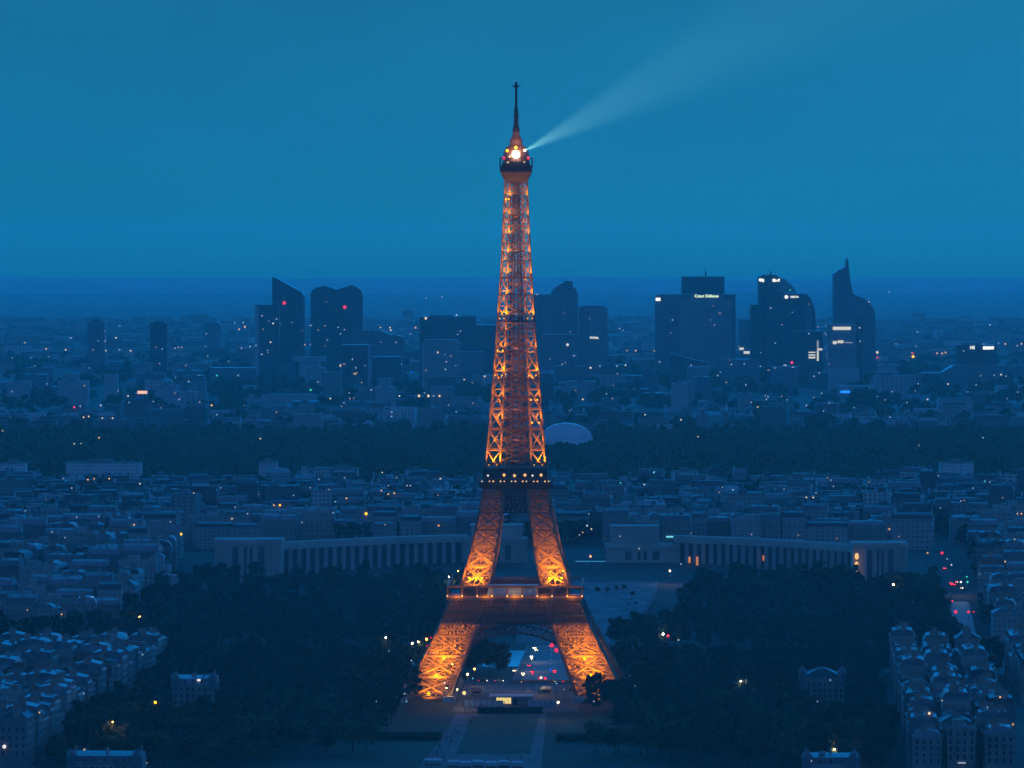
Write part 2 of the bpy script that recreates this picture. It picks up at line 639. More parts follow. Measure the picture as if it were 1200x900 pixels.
# first platform: an open gallery on four sides
mb = MB()
H = 35.3
for a, b in ((-H, -H + 15), (H - 15, H)):
    mb.box(-H, a, 51.0, H, b, 52.4)
mb.box(-H, -H + 15, 51.0, -H + 15, H - 15, 52.4)
mb.box(H - 15, -H + 15, 51.0, H, H - 15, 52.4)
g1 = mb.build("first_platform", IRON_DARK, tower)
for k in range(4):
    rot = Matrix.Rotation(k * math.pi / 2, 3, 'Z')
    mb = MB()
    V = lambda x, y, z: rot @ Vector((x, y, z))
    mb.bar(V(-H, -H, 53.1), V(H, -H, 53.1), 0.5, 1.2)
    mb.bar(V(-H, -H, 58.4), V(H, -H, 58.4), 0.9, 1.0)
    mb.bar(V(-H, -H, 54.5), V(H, -H, 54.5), 0.18)
    for i in range(10):
        x = -H + 2 * H * i / 9
        mb.bar(V(x, -H + .05, 52), V(x, -H + .05, 58.6), 0.65)
    for i in range(45):
        x = -H + 2 * H * i / 44
        mb.bar(V(x, -H, 52.4), V(x, -H, 54.5), 0.14)
    mb.build("gallery", IRON, g1)
    w = MB()
    a, b = V(-27, -H + 6.5, 52.42), V(27, -H + 8.0, 58.0)
    w.box(min(a.x, b.x), min(a.y, b.y), a.z, max(a.x, b.x), max(a.y, b.y), b.z)
    w.build("back_wall", IRON_DARK, g1)
GLASS = mat("pavilion_glass", (0.30, 0.40, 0.46), 0.15, 0.1, 0.2, 0.0, 0.5)
pv = MB()
pv.frustum(-15, -H + 1.2, 13, -H + 5.8, 52.5, -13.5, -H + 2.2, 11.5, -H + 5.8, 58.3)
pv.build("glass_pavilion", GLASS, g1)
pr = MB()
pr.box(-14.5, -H + 1.3, 58.9, 12.5, -H + 7, 59.4)
pr.build("pavilion_roof", mat("pavilion_zinc", (0.42, 0.5, 0.55), 0.5, 0.1), g1)

# second platform: two decks
mb = MB()
mb.frustum(-17.4, -17.4, 17.4, 17.4, 108.5, -19.6, -19.6, 19.6, 19.6, 111.6)
mb.box(-19.6, -19.6, 111.62, 19.6, 19.6, 112.6)
mb.box(-16.9, -16.9, 112.62, 16.9, 16.9, 119.6)
g2 = mb.build("second_platform", IRON_DARK, tower)
for k in range(4):
    rot = Matrix.Rotation(k * math.pi / 2, 3, 'Z')
    V = lambda x, y, z: rot @ Vector((x, y, z))
    mb = MB()
    for h2, z0, z1 in ((19.6, 112.6, 114.4), (17.3, 118.9, 121)):
        mb.bar(V(-h2, -h2, z1), V(h2, -h2, z1), 0.35)
        mb.bar(V(-h2, -h2, (z0 + z1) / 2), V(h2, -h2, (z0 + z1) / 2), 0.2)
        for i in range(21):
            x = -h2 + 2 * h2 * i / 20
            mb.bar(V(x, -h2, z0), V(x, -h2, z1), 0.22)
    mb.build("railing", IRON, g2)

# lift cage and stairs up the middle of the spire
mb = MB()
for x in (-1, 1):
    for y in (-1, 1):
        for z0, z1 in zip(range(119, 272, 9), range(128, 281, 9)):
            f = lambda z: 1.2 + 3.9 * (276 - z) / 156
            mb.bar((x * f(z0), y * f(z0), z0), (x * f(z1), y * f(z1), z1), 0.9)
            mb.bar((x * f(z0) * .4, y * f(z0), z0), (x * f(z1) * .4, y * f(z1), z1), 0.8)
for i, z in enumerate(range(121, 274, 3)):
    f = 1.2 + 3.9 * (276 - z) / 156
    for s in (-1, 1):
        mb.bar((-f, s * f, z), (f, s * f, z + (2.6 if i % 2 else 0)), 0.6)
        mb.bar((s * f, -f, z), (s * f, f, z), 0.5)
    if i % 3 == 0:
        w = lerp(WZ, z)
        for s in (-1, 1):
            mb.bar((-w, s * (w - .2), z), (w, s * (w - .2), z), 0.45)
            mb.bar((s * (w - .2), -w, z), (s * (w - .2), w, z), 0.45)
mb.build("lift_shaft", IRON_DARK, tower)
# crossed bars that tie the four corner legs of the spire together
for k in range(4):
    rot = Matrix.Rotation(k * math.pi / 2, 3, 'Z')
    mb = MB()
    for z0, z1 in zip(zs, zs[1:]):
        for h0, h1 in ((z0, (z0 + z1) / 2), ((z0 + z1) / 2, z1)):
            W0, W1 = lerp(WZ, h0), lerp(WZ, h1)
            i0, i1 = W0 - lerp(LZ, h0), W1 - lerp(LZ, h1)
            if i1 < .5:
                continue
            mb.bar(rot @ Vector((-i0, -W0 + .2, h0)), rot @ Vector((i1, -W1 + .2, h1)), 0.36)
            mb.bar(rot @ Vector((i0, -W0 + .2, h0)), rot @ Vector((-i1, -W1 + .2, h1)), 0.36)
            mb.bar(rot @ Vector((-i0, -W0 + .2, h0)), rot @ Vector((i0, -W0 + .2, h0)), 0.4)
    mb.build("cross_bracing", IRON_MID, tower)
mb = MB()
w = lerp(WZ, 196) + 0.5
mb.box(-w, -w, 195.9, w, w, 196.5)
mb.build("landing", IRON, tower)

# top: bracketed cabin, lantern room, campanile, mast
mb = MB()
mb.frustum(-5.5, -5.5, 5.5, 5.5, 270.5, -8.3, -8.3, 8.3, 8.3, 276)
mb.box(-8.4, -8.4, 276.02, 8.4, 8.4, 279.4)
mb.box(-7.2, -7.2, 279.42, 7.2, 7.2, 281.2)
cab = mb.build("viewing_cabin", IRON_DARK, tower)
mb = MB()
for i in range(9):
    x = -8.5 + 17 * i / 8
    for s in (-1, 1):
        mb.bar((x, s * 8.5, 278.5), (x, s * 8.5, 283.2), 0.28)
        mb.bar((s * 8.5, x, 278.5), (s * 8.5, x, 283.2), 0.28)
for s in (-1, 1):
    mb.bar((-8.5, s * 8.5, 283.2), (8.5, s * 8.5, 283.2), 0.35)
    mb.bar((s * 8.5, -8.5, 283.2), (s * 8.5, 8.5, 283.2), 0.35)
mb.build("railing", IRON_DARK, cab)
mb = MB()
mb.ring([(7.0, 281.3), (7.1, 284), (6.4, 287.5), (4.8, 289.5), (3.6, 290.2), (3.3, 293.0), (2.0, 295.5), (1.6, 297.5)], 16)
mb.build("lantern_room", IRON, tower)
mb = MB()
mb.ring([(1.9, 297.2), (1.9, 299.2), (1.2, 300.4), (1.1, 309.8)], 10)
mb.ring([(0.75, 309.5), (0.62, 321.2)], 8)
mb.ring([(1.5, 321.0), (1.6, 321.8), (0.8, 322.0), (0.5, 323.8)], 8)
for i in range(7):
    a = i * 0.9
    z = 300.5 + i * 1.4
    mb.bar((-1.9 * math.cos(a), -1.9 * math.sin(a), z), (1.9 * math.cos(a), 1.9 * math.sin(a), z), 0.3)
mb.bar((-2.6, 0, 321.6), (2.6, 0, 321.6), 0.4)
mb.bar((0, -2.6, 321.6), (0, 2.6, 321.6), 0.4)
mb.build("antenna", IRON_DARK, tower)


def bulb(x, y, z, r, m, parent, name="floodlight", flat=1.0):
    b = MB()
    b.ring([(r * 0.35, -r * flat), (r * 0.9, -r * 0.5 * flat), (r, 0), (r * 0.9, r * 0.5 * flat), (r * 0.35, r * flat)], 8)
    return b.build(name, m, parent, (x, y, z))


def flood_or_fill(x, y, z, power, rad=0.8, tilt=None, cone=None, color=SODIUM):
    ld = bpy.data.lights.new("sodium_flood_or_fill", 'SPOT' if cone else 'POINT')
    ld.energy = power
    ld.color = color
    ld.shadow_soft_size = rad
    if cone:
        ld.spot_size = math.radians(cone)
        ld.spot_blend = 0.6
    lo = link("sodium_flood_or_fill", ld, tower, (x, y, z))
    if cone:
        d = Vector(tilt or (0, 0, 1)).normalized()
        lo.rotation_euler = d.to_track_quat('-Z', 'Y').to_euler()
    return lo


KW = 3400.0
# floods inside each leg shining up, plus added unseen ones that light its front
for sx in (-1, 1):
    for sy in (-1, 1):
        for z, p in ((4, 13), (13, 24), (22, 14)):
            w, l = lerp(WZ, z), lerp(LZ, z)
            c = w - l / 2
            flood_or_fill(sx * c, sy * c, z, p * KW, 1.0, (-sx * .5, -sy * .5, 1), 115)
            if sy < 0:
                flood_or_fill(sx * c, sy * (w + 9), z + 1, p * 0.5 * KW, 1.0, (-sx * .1, 1, .3), 88)
            if z < 30:
                bulb(sx * c, sy * (w - 1.2), z, 0.9, G_SODIUM, tower)
        for z, p in ((60, 14), (68, 3.5), (76, .6)):
            w, l = lerp(WZ, z), lerp(LZ, z)
            c = w - l / 2
            flood_or_fill(sx * c, sy * c, z, p * KW, 0.8, (-sx * .4, -sy * .4, 1), 125)
            if sy < 0:
                flood_or_fill(sx * c, sy * (w + 6), z + 2, p * 0.7 * KW, 0.8, (-sx * .05, 1, .1), 105)
            if z < 65:
                for d in (-3, 0.5, 3.5):
                    bulb(sx * c + d, sy * (w - 1.0), z + 1.5 + abs(d) * .3, 0.6, G_SODIUM, tower)
        for z, p in ((120.5, 6), (131, 1.0), (143, 1.7), (155, 1.2), (168, 2.0), (181, 1.0), (198, 2.0), (209, 1.0), (220, 1.3), (231, 0.9), (241, 1.1), (251, 0.7), (261, 0.7)):
            w, l = lerp(WZ, z), lerp(LZ, z)
            c = w - l / 2
            flood_or_fill(sx * c * .95, sy * c * .95, z - 2, p * 2.0 * KW, 0.7, (0, 0, 1), 170)
            if sy < 0:
                flood_or_fill(sx * (c + (1.0 if sx < 0 else -1.0) * -1.5), sy * (w + 2.6), z + 3, p * (1.3 if sx < 0 else 0.85) * KW, 0.7, (0, .6, 1), 155)  # added unseen light before the spire's corner legs
            if sy < 0 and (z in (120.5, 168, 198) or (z, sx) in ((143, 1), (222, -1), (243, -1), (261, -1), (181, -1), (155, 1))):
                for d in (-0.28, 0.28):
                    bulb(sx * c + d * l, sy * (w - .4), z + .6, 0.4, G_SODIUM, tower)
for z in (122, 134, 150, 166, 182, 200, 216, 234, 252):
    flood_or_fill(0, -lerp(WZ, z) - 1.5, z, 0.22 * KW, 0.5, (0, .5, 1), 160)  # added fill for the spire's middle, no lamp stands here
flood_or_fill(-5, -lerp(WZ, 194) - 3, 193, 0.5 * KW, 0.5, (0, .6, 1), 150)  # added fill that brightens the dark landing from below
for x in (-30, -15, 0, 15, 30):
    flood_or_fill(x, -H - 3, 53.5, 0.35 * KW, 0.4)
# lamps of the galleries
for i in range(10):
    x = -H + 2 * H * i / 9
    bulb(x, -H - .5, 53.6, 0.45, G_AMBER, g1, "gallery_lamp")
for i, x in enumerate((-14.5, -6, -0.5, 5.0, 9.0, 13.5)):
    bulb(x, -17.2, 115.8 + (i % 2) * .3, 0.75 if i not in (0, 4) else .5, G_AMBER if i not in (0, 4) else G_WHITE, g2, "deck_lamp")
for i in range(19):
    x = -17.5 + 35 * i / 18
    if i % 3 != 1:
        bulb(x, -19.9, 112.9, 0.42 if i % 2 else .34, G_AMBER if i % 4 else G_WARM, g2, "deck_lamp")
for x, z, m, r in ((-4.6, 287.2, G_SODIUM, .75), (0, 288.9, G_SODIUM, .8), (4.9, 287.4, G_WARM, .8), (-6.4, 283.2, G_RED, .75), (6.6, 283.2, G_RED, .75),
                   (-3.4, 284.0, G_AMBER, .5), (-4.3, 281.0, G_WARM, .45), (4.4, 281.2, G_WARM, .45)):
    bulb(x, -7.3, z, r, m, tower, "cabin_lamp")
bulb(0, -7.8, 285.2, 1.9, G_BEACON, tower, "beacon_lamp")
flood_or_fill(0, -10.5, 287, 0.35 * KW, 0.5)
flood_or_fill(-5, -9, 293, 0.3 * KW, 0.5)
flood_or_fill(5, -9, 293, 0.3 * KW, 0.5)

# the searchlight: a real lamp whose beam shows in the hazy air
ld = bpy.data.lights.new("searchlight", 'SPOT')
ld.energy = 1.0e8
ld.color = (0.62, 1.0, 0.85)
ld.shadow_soft_size = 0.6
ld.spot_size = math.radians(26)
ld.spot_blend = 1.0
so = link("searchlight", ld, tower, (4.5, -8.2, 287))
so.rotation_euler = Vector((0.88, -0.05, 0.46)).to_track_quat('-Z', 'Y').to_euler()

# ------------------------------------------------------------------ apartment buildings of the city
ORD = ["first", "second", "third", "fourth", "fifth", "sixth", "seventh", "eighth", "ninth", "tenth", "eleventh", "twelfth", "thirteenth",
       "fourteenth", "fifteenth", "sixteenth", "seventeenth", "eighteenth", "nineteenth", "twentieth"]
_tens = {20: "twenty", 30: "thirty", 40: "forty", 50: "fifty"}
for k in range(21, 60):
    ORD.append(_tens[k // 10 * 10] + "-" + ORD[k % 10 - 1] if k % 10 else {30: "thirtieth", 40: "fortieth", 50: "fiftieth"}[k])

WALLS = [("buff", windowed("buff_stone_wall", (0.23, 0.21, 0.185), (0.07, 0.075, 0.08), 2.7, 3.1, 0.82)),
         ("pale", windowed("pale_stone_wall", (0.30, 0.285, 0.27), (0.09, 0.095, 0.1), 3.0, 3.1, 0.9)),
         ("grey", windowed("grey_render_wall", (0.15, 0.15, 0.155), (0.06, 0.065, 0.07), 2.5, 3.0, 0.76)),
         ("brick", windowed("brick_wall", (0.15, 0.095, 0.08), (0.05, 0.05, 0.055), 2.8, 3.0, 0.85))]
PLAIN = {"buff": mat("buff_stone", (0.24, 0.22, 0.195), 0.85, 0.25, 0.12), "pale": mat("pale_limestone", (0.31, 0.295, 0.28), 0.85, 0.25, 0.12),
         "grey": mat("grey_render", (0.17, 0.17, 0.175), 0.85, 0.25, 0.12), "brick": mat("brick_red", (0.17, 0.105, 0.085), 0.9, 0.25, 0.12)}
ZINC = [("light zinc", mat("light_zinc", (0.2, 0.215, 0.24), 0.45, 0.35, 0.25)), ("dark slate", mat("dark_slate", (0.05, 0.053, 0.06), 0.5, 0.35, 0.25)),
        ("grey zinc", mat("grey_zinc", (0.11, 0.122, 0.14), 0.45, 0.35, 0.25))]
TERRACE = mat("roof_gravel", (0.18, 0.18, 0.18), 0.9, 0.3, 0.3)
CHIM = mat("chimney_render", (0.27, 0.22, 0.19), 0.9, 0.25, 0.5)
POT = mat("chimney_pot_clay", (0.3, 0.14, 0.08), 0.9, 0.2)
PANE = mat("window_glass", (0.025, 0.03, 0.04), 0.15, 0.2, 0.5, 0.0, 0.5)
FRAME = mat("window_frame_paint", (0.36, 0.35, 0.33), 0.7, 0.1)

_wm = MB()
_wm.box(-0.62, -0.04, -1.0, 0.62, 0.02, 1.0, 0)
for a, b in ((-0.74, -0.60), (0.60, 0.74)):
    _wm.box(a, -0.10, -1.1, b, 0.02, 1.1, 1)
_wm.box(-0.599, -0.10, 1.0, 0.599, 0.02, 1.12, 1)
_wm.box(-0.9, -0.22, -1.2, 0.9, 0.02, -1.05, 1)
WINDOW = _wm.mesh("window", [PANE, FRAME])
_dm = MB()
_dm.box(-0.8, -0.1, -0.9, 0.8, 1.6, 1.0, 1)
_dm.prism([(-1.0, 1.0), (1.0, 1.0), (0.0, 1.6)], -0.25, 1.7, 2)
_dm.box(-0.5, -0.16, -0.7, 0.5, -0.102, 0.8, 0)
DORMER = {k: _dm.mesh("dormer", [PANE, PLAIN["pale"], z]) for k, z in ZINC}


def chimney_mesh(n, r):
    mb = MB()
    L = 0.9 + 0.55 * n
    mb.box(-0.45, -L / 2, -2.2, 0.45, L / 2, 2.0 + r, 0)
    mb.box(-0.55, -L / 2 - .1, 2.0 + r + .002, 0.55, L / 2 + .1, 2.25 + r, 0)
    for i in range(n):
        y = -L / 2 + L * (i + .5) / n
        mb.frustum(-.16, y - .16, .16, y + .16, 2.252 + r, -.12, y - .12, .12, y + .12, 3.0 + r, 1)
    return mb.mesh("chimney", [CHIM, POT])


CHIMS = [chimney_mesh(n, r) for n, r in ((3, 0.3), (5, 0.0), (4, 0.8), (7, 0.2))]


def proto(w, d, h, tone, wall, zname, zinc, roof, near=False, sides=(), rr=rnd, bal=True):
    """one building with wall, roof, chimneys and, when near, real windows and dormers; base centre at the origin, front towards -y"""
    root = empty("apartment_building", (0, 0, 0))
    mb = MB()
    mb.box(-w / 2, -d / 2, -6, w / 2, d / 2, h, 0)
    if bal:
        for z in ((3.6, h - 3.4) if h > 12 else (h - 3.2,)):
            mb.box(-w / 2 - .45, -d / 2 - .45, z, w / 2 + .45, d / 2 + .45, z + .28, 1)
        mb.box(-w / 2 - .6, -d / 2 - .6, h - .002, w / 2 + .6, d / 2 + .6, h + .35, 1)
    wo = mb.build("wall", [PLAIN[tone] if near else wall, PLAIN[tone]], root)
    mb = MB()
    z0 = h + .352
    if roof == "mansard":
        s = 1.3
        mb.frustum(-w / 2, -d / 2, w / 2, d / 2, z0, -w / 2 + .15, -d / 2 + s, w / 2 - .15, d / 2 - s, z0 + 2.7, 0)
        mb.frustum(-w / 2 + .15, -d / 2 + s, w / 2 - .15, d / 2 - s, z0 + 2.702, -w / 2 + .25, -d * .08, w / 2 - .25, d * .08, z0 + rr.uniform(3.3, 3.9), 1)
        top = z0 + 3.0
    elif roof == "hipped":
        k = min(w, d) * .40
        mb.frustum(-w / 2 - .3, -d / 2 - .3, w / 2 + .3, d / 2 + .3, z0, -w / 2 + k, -d / 2 + k, w / 2 - k, d / 2 - k, z0 + k * .5, 0)
        top = z0 + k * .3
    else:
        mb.box(-w / 2 + .3, -d / 2 + .3, z0 - .3, w / 2 - .3, d / 2 - .3, z0 + .06, 1)
        for x0, y0, x1, y1 in ((-w / 2, -d / 2, w / 2, -d / 2 + .28), (-w / 2, d / 2 - .28, w / 2, d / 2), (-w / 2, -d / 2 + .282, -w / 2 + .28, d / 2 - .282), (w / 2 - .28, -d / 2 + .282, w / 2, d / 2 - .282)):
            mb.box(x0, y0, z0, x1, y1, z0 + 1.0, 0)
        top = z0
    ro = mb.build("roof", [zinc if roof != "flat" else PLAIN[tone], zinc if roof == "mansard" else TERRACE], root)
    if roof == "flat":
        px = rr.uniform(-.2, .2) * w
        a = MB(); a.box(px - w * .16, -d * .1, z0 + .06, px + w * .16, d * .28, z0 + 3.0)
        a.box(px - w * .17, -d * .12, z0 + 3.002, px + w * .17, d * .3, z0 + 3.2)
        a.build("lift_house", PLAIN[tone], ro)
        if rr.random() < .6:
            a = MB(); a.box(px - w * .4, -d * .2, z0 + .06, px - w * .24, d * .1, z0 + 1.6)
            a.build("plant_box", ZINC[0][1], ro)
        link("chimney", CHIMS[0], ro, (w * .38, d * .1, top + .5))
    else:
        n = 2 if w < 17 else 3
        for i in range(n):
            x = -w / 2 + .6 + (w - 1.2) * i / (n - 1)
            c = link("chimney", rr.choice(CHIMS), ro, (x, rr.uniform(-.2, .2) * d, top))
    if roof == "mansard":
        for _ in range(rr.randint(1, 3)):
            a = MB(); x = rr.uniform(-.38, .38) * w; y = rr.choice((-1, 1)) * d * rr.uniform(.1, .22)
            q, e = rr.uniform(.7, 1.8), rr.uniform(.6, 1.3)
            a.frustum(x - q, y - e, x + q, y + e, z0 + 2.4, x - q * .8, y - e * .8, x + q * .8, y + e * .8, z0 + 3.4 + rr.uniform(0, 1.2))
            a.build("skylight", rr.choice((ZINC[0][1], PANE, PLAIN["pale"])), ro)
    if near:
        rows = [z for z in np.arange(5.6, h - 1.0, 3.15)]
        cols = max(3, int(w / 2.7))
        for z in rows:
            for i in range(cols):
                link("window", WINDOW, root, (-w / 2 + w * (i + .5) / cols, -d / 2, z))
        sc = max(2, int(d / 3.0))
        for s in sides:
            for z in rows:
                for i in range(sc):
                    o = link("window", WINDOW, root, (s * w / 2, -d / 2 + d * (i + .5) / sc, z))
                    o.rotation_euler = (0, 0, s * math.pi / 2)
            if roof == "mansard":
                pass
        if roof == "mansard":
            n = max(2, int(w / 4))
            for i in range(n):
                link("dormer", DORMER[zname], ro, (-w / 2 + w * (i + .5) / n, -d / 2 + .35, z0 + 1.1))
    return root


def wide(w):
    return "narrow" if w < 14.5 else "broad" if w > 21 else "medium-width"


RWORD = {"mansard": "mansard roof", "hipped": "hipped roof", "flat": "flat roof"}


def make_kinds(near, sides, n, seed):
    rr = random.Random(seed)
    out = []
    for i in range(n):
        w, d = rr.uniform(12, 25), rr.uniform(12, 17)
        h = rr.uniform(16, 21.5)
        roof = rr.choices(("mansard", "hipped", "flat"), (6, 2, 2.5) if near else (5, 2, 4))[0]
        tone, wall = rr.choices(WALLS, (5, 4, 3, 1.2))[0]
        zname, zinc = rr.choices(ZINC, (1.8, 3, 3))[0]
        root = proto(w, d, h, tone, wall, zname, zinc, roof, near, sides, rr)
        desc = f"{wide(w)} {tone} house, " + (f"{zname} {RWORD[roof]}" if roof != "flat" else "flat roof")
        out.append([root, w, d, desc, False])
    return out


LAST = [None]


def put(kind, x, y, rz, label, group, sx=1.0, sz=1.0):
    root, w, d, desc, used = kind
    o = root if not used else copy_tree(root)
    kind[4] = True
    LAST[0] = o
    o.location = (x, y, ground_z(y))
    o.rotation_euler = (0, 0, rz)
    o.scale = (sx, 1.0, sz)
    tag(o, label, "building", group)
    return o


cr = random.Random(5)
near_left = make_kinds(True, (), 8, 21)
near_right = make_kinds(True, (), 8, 22)
N_B = 0


def in_frame(x, y, margin=30):
    return abs(x) < 600 * y / F + margin


# the two quarters beside the park: rows that run away from the camera
for side, kinds, lanes in ((-1, near_left, (-207, -224, -242, -261, -280)), (1, near_right, (207, 223, 240))):
    for li, u in enumerate(lanes):
        v, k = -402.0 + (li % 2) * 6, 0
        v_end = 112 - li * 9 if side < 0 else 118
        where = ("park-side", "second", "third", "fourth", "fifth")[li]
        while v < v_end:
            kd = cr.choice(kinds)
            w = kd[1]
            x, y = uv(u + (cr.uniform(-3.5, 3.5) if li else cr.uniform(-1, 1)), v + w / 2)
            sz = cr.uniform(.84, 1.2)
            v += w + (cr.choice((0, 0.3, 0.3, 9.0)) if li else cr.choice((0.2, .3, .3)))
            if not in_frame(x, y, 6) or y < 2290:
                continue
            k += 1
            # the row's fronts face the street, so the front turns to the park side for the first row
            rz = -AX + (math.pi / 2 if side < 0 else -math.pi / 2) * (1 if li % 2 == 0 else -1)
            put(kd, x, y, rz, f"{kd[3]}, {ORD[k - 1]} from near in {'left' if side < 0 else 'right'} quarter's {where} row",
                ("buildings in the quarter left of the park" if side < 0 else "buildings in the quarter right of the park"), 1.0, sz)
            if k == 1:                            # the end wall that closes the row towards the camera has windows too
                ob = LAST[0]
                s_ = -1 if li % 2 == (0 if side < 0 else 1) else 1
                ends = [c for c in ob.children if c.name.startswith("wall")][0].dimensions
                for zz in np.arange(5.6, 15.5, 3.15):
                    for q in range(4):
                        wo_ = link("window", WINDOW, ob, (s_ * w / 2, -kd[2] / 2 + kd[2] * (q + .5) / 4, float(zz)))
                        wo_.rotation_euler = (0, 0, s_ * math.pi / 2)
# outermost right row beyond the street
v, k = -60.0, 0
while v < 118:
    kd = cr.choice(near_right)
    x, y = uv(270, v + kd[1] / 2)
    v += kd[1] + .3
    if in_frame(x, y, 4):
        k += 1
        put(kd, x, y, -AX - math.pi / 2, f"{kd[3]}, {ORD[k - 1]} from near along the right edge", "buildings at the far right edge", 1.0, cr.uniform(.9, 1.1))
# detached mansions among the park's trees
for px, py, wd, fl, lab in ((228, 836, 1.0, 0, "detached corner mansion with pale roofs among dark trees left of the tower"),
                            (124, 934, 1.0, 2, "detached mansion at the lower left edge below dark trees"),
                            (965, 829, 1.0, 4, "detached terraced mansion among dark trees right of the tower"),
                            (975, 936, 1.0, 5, "detached mansion with lit corners at the bottom edge right of the lawns")):
    x, y, z = on_ground(px, py)
    rr = random.Random(fl + 40)
    ro = ("mansard", "flat", "mansard", "flat", "hipped", "mansard")[fl]
    w_ = (21, 20, 30, 20, 22, 22)[fl]
    t, wl_ = WALLS[fl % 2]
    zn, zi = ZINC[(0, 1, 2)[fl % 3]]
    b = proto(w_, 24, 14.5, t, wl_, zn, zi, ro, True, (1, -1), rr)
    for sx in (-1, 1):
        tb = MB()
        tb.ring([(2.2, 12.0), (2.2, 17.2)], 12); tb.ring([(2.5, 17.2), (2.2, 18.6), (1.4, 19.8), (.3, 20.6)], 12)
        o = tb.build("turret", [ZINC[2][1]], b, (sx * (w_ / 2 - 1.0), -11.0, 0))
    put([b, w_, 24, "", False], x, y + 12, -AX, lab, "mansions in the park")

# the quarters across the river and behind the palace
mid = make_kinds(False, (), 16, 31)
n_mid = 0
for side in (-1, 1):
    row = 0
    v = 350.0
    while v < 800:
        row += 1
        k = 0
        u = 268 + cr.uniform(-6, 4)
        while u < 460:
            kd = cr.choice(mid)
            x, y = uv(side * (u + kd[1] / 2), v + cr.uniform(-4, 4))
            u += kd[1] + cr.choice((0, 0, 0, 3, 8))
            if not in_frame(x, y, 4):
                continue
            k += 1
            n_mid += 1
            put(kd, x, y, -AX + cr.uniform(-.12, .12) + cr.choice((0, 0, math.pi / 2)), f"{kd[3]}, {ORD[k - 1]} from {'garden' if side < 0 else 'avenue'}, {ORD[row - 1]} row across river",
                "buildings across the river on the left" if side < 0 else "buildings across the river on the right", cr.uniform(.9, 1.1), cr.uniform(.85, 1.25))
        v += cr.uniform(30, 40)
y0 = 3575.0
row = 0
while y0 < 3690:
    row += 1
    k = 0
    x = -0.1 * y0 - 10
    while x < 0.1 * y0 + 10:
        kd = cr.choice(mid)
        sx = cr.uniform(.9, 1.25)
        w = kd[1] * sx
        xx, yy = x + w / 2, y0 + cr.uniform(-10, 10)
        x += w + cr.choice((0, 0, .5, 4, 12))
        u_, v_ = to_uv(xx, yy)
        if (240 < u_ < 268 and v_ < 1000) or (v_ < 835 and abs(u_) > 200) or (-35 < u_ < 12 and v_ < 950):
            continue
        k += 1
        n_mid += 1
        put(kd, xx, yy, -AX + cr.uniform(-.15, .15), f"{kd[3]}, {ORD[min(k, 58) - 1]} from left, {ORD[row - 1]} row behind palace", "buildings behind the palace", sx, cr.uniform(.8, 1.2))
    y0 += cr.uniform(52, 64)
print("MID", n_mid)


def ramp_island(name, stops, rough, rows=None, bw=3.0, rh=3.1, gap=0.8):
    """a colour per separate block, with a window grid when rows is set"""
    m = bpy.data.materials.new(name)
    m.use_nodes = True
    N, L = m.node_tree.nodes, m.node_tree.links
    b = N["Principled BSDF"]
    ge = N.new("ShaderNodeNewGeometry")
    rp = N.new("ShaderNodeValToRGB")
    rp.color_ramp.interpolation = 'CONSTANT'
    rp.color_ramp.elements[0].color = (*stops[0], 1)
    rp.color_ramp.elements[1].position = 1 / len(stops)
    rp.color_ramp.elements[1].color = (*stops[1], 1)
    for i, c in enumerate(stops[2:]):
        e = rp.color_ramp.elements.new((i + 2) / len(stops)); e.color = (*c, 1)
    L.new(ge.outputs["Random Per Island"], rp.inputs["Fac"])
    b.inputs["Roughness"].default_value = rough
    if rows:
        tc = N.new("ShaderNodeTexCoord")
        sp = N.new("ShaderNodeSeparateXYZ"); L.new(tc.outputs["Object"], sp.inputs[0])
        ad = N.new("ShaderNodeMath"); L.new(sp.outputs["X"], ad.inputs[0]); L.new(sp.outputs["Y"], ad.inputs[1])
        cb = N.new("ShaderNodeCombineXYZ"); L.new(ad.outputs[0], cb.inputs["X"]); L.new(sp.outputs["Z"], cb.inputs["Y"])
        br = N.new("ShaderNodeTexBrick"); br.offset = 0.0
        for k_, v_ in (("Scale", 1.0), ("Brick Width", bw), ("Row Height", rh), ("Mortar Size", gap), ("Mortar Smooth", 0.0)):
            br.inputs[k_].default_value = v_
        br.inputs["Color1"].default_value = (0.07, 0.075, 0.085, 1)
        br.inputs["Color2"].default_value = (0.12, 0.125, 0.14, 1)
        L.new(cb.outputs[0], br.inputs["Vector"]); L.new(rp.outputs["Color"], br.inputs["Mortar"])
        L.new(br.outputs["Color"], b.inputs["Base Color"])
    else:
        L.new(rp.outputs["Color"], b.inputs["Base Color"])
    return m


MASS_WALL = ramp_island("mass_wall", [(0.18, 0.165, 0.145), (0.26, 0.25, 0.235), (0.1, 0.1, 0.105), (0.21, 0.2, 0.185), (0.085, 0.065, 0.06), (0.15, 0.14, 0.13), (0.4, 0.39, 0.38)], 0.85, True)
MASS_ROOF = ramp_island("mass_roof", [(0.16, 0.175, 0.195), (0.04, 0.043, 0.048), (0.09, 0.1, 0.115), (0.12, 0.12, 0.12), (0.07, 0.053, 0.046), (0.06, 0.066, 0.075), (0.28, 0.3, 0.32), (0.05, 0.055, 0.06)], 0.6)


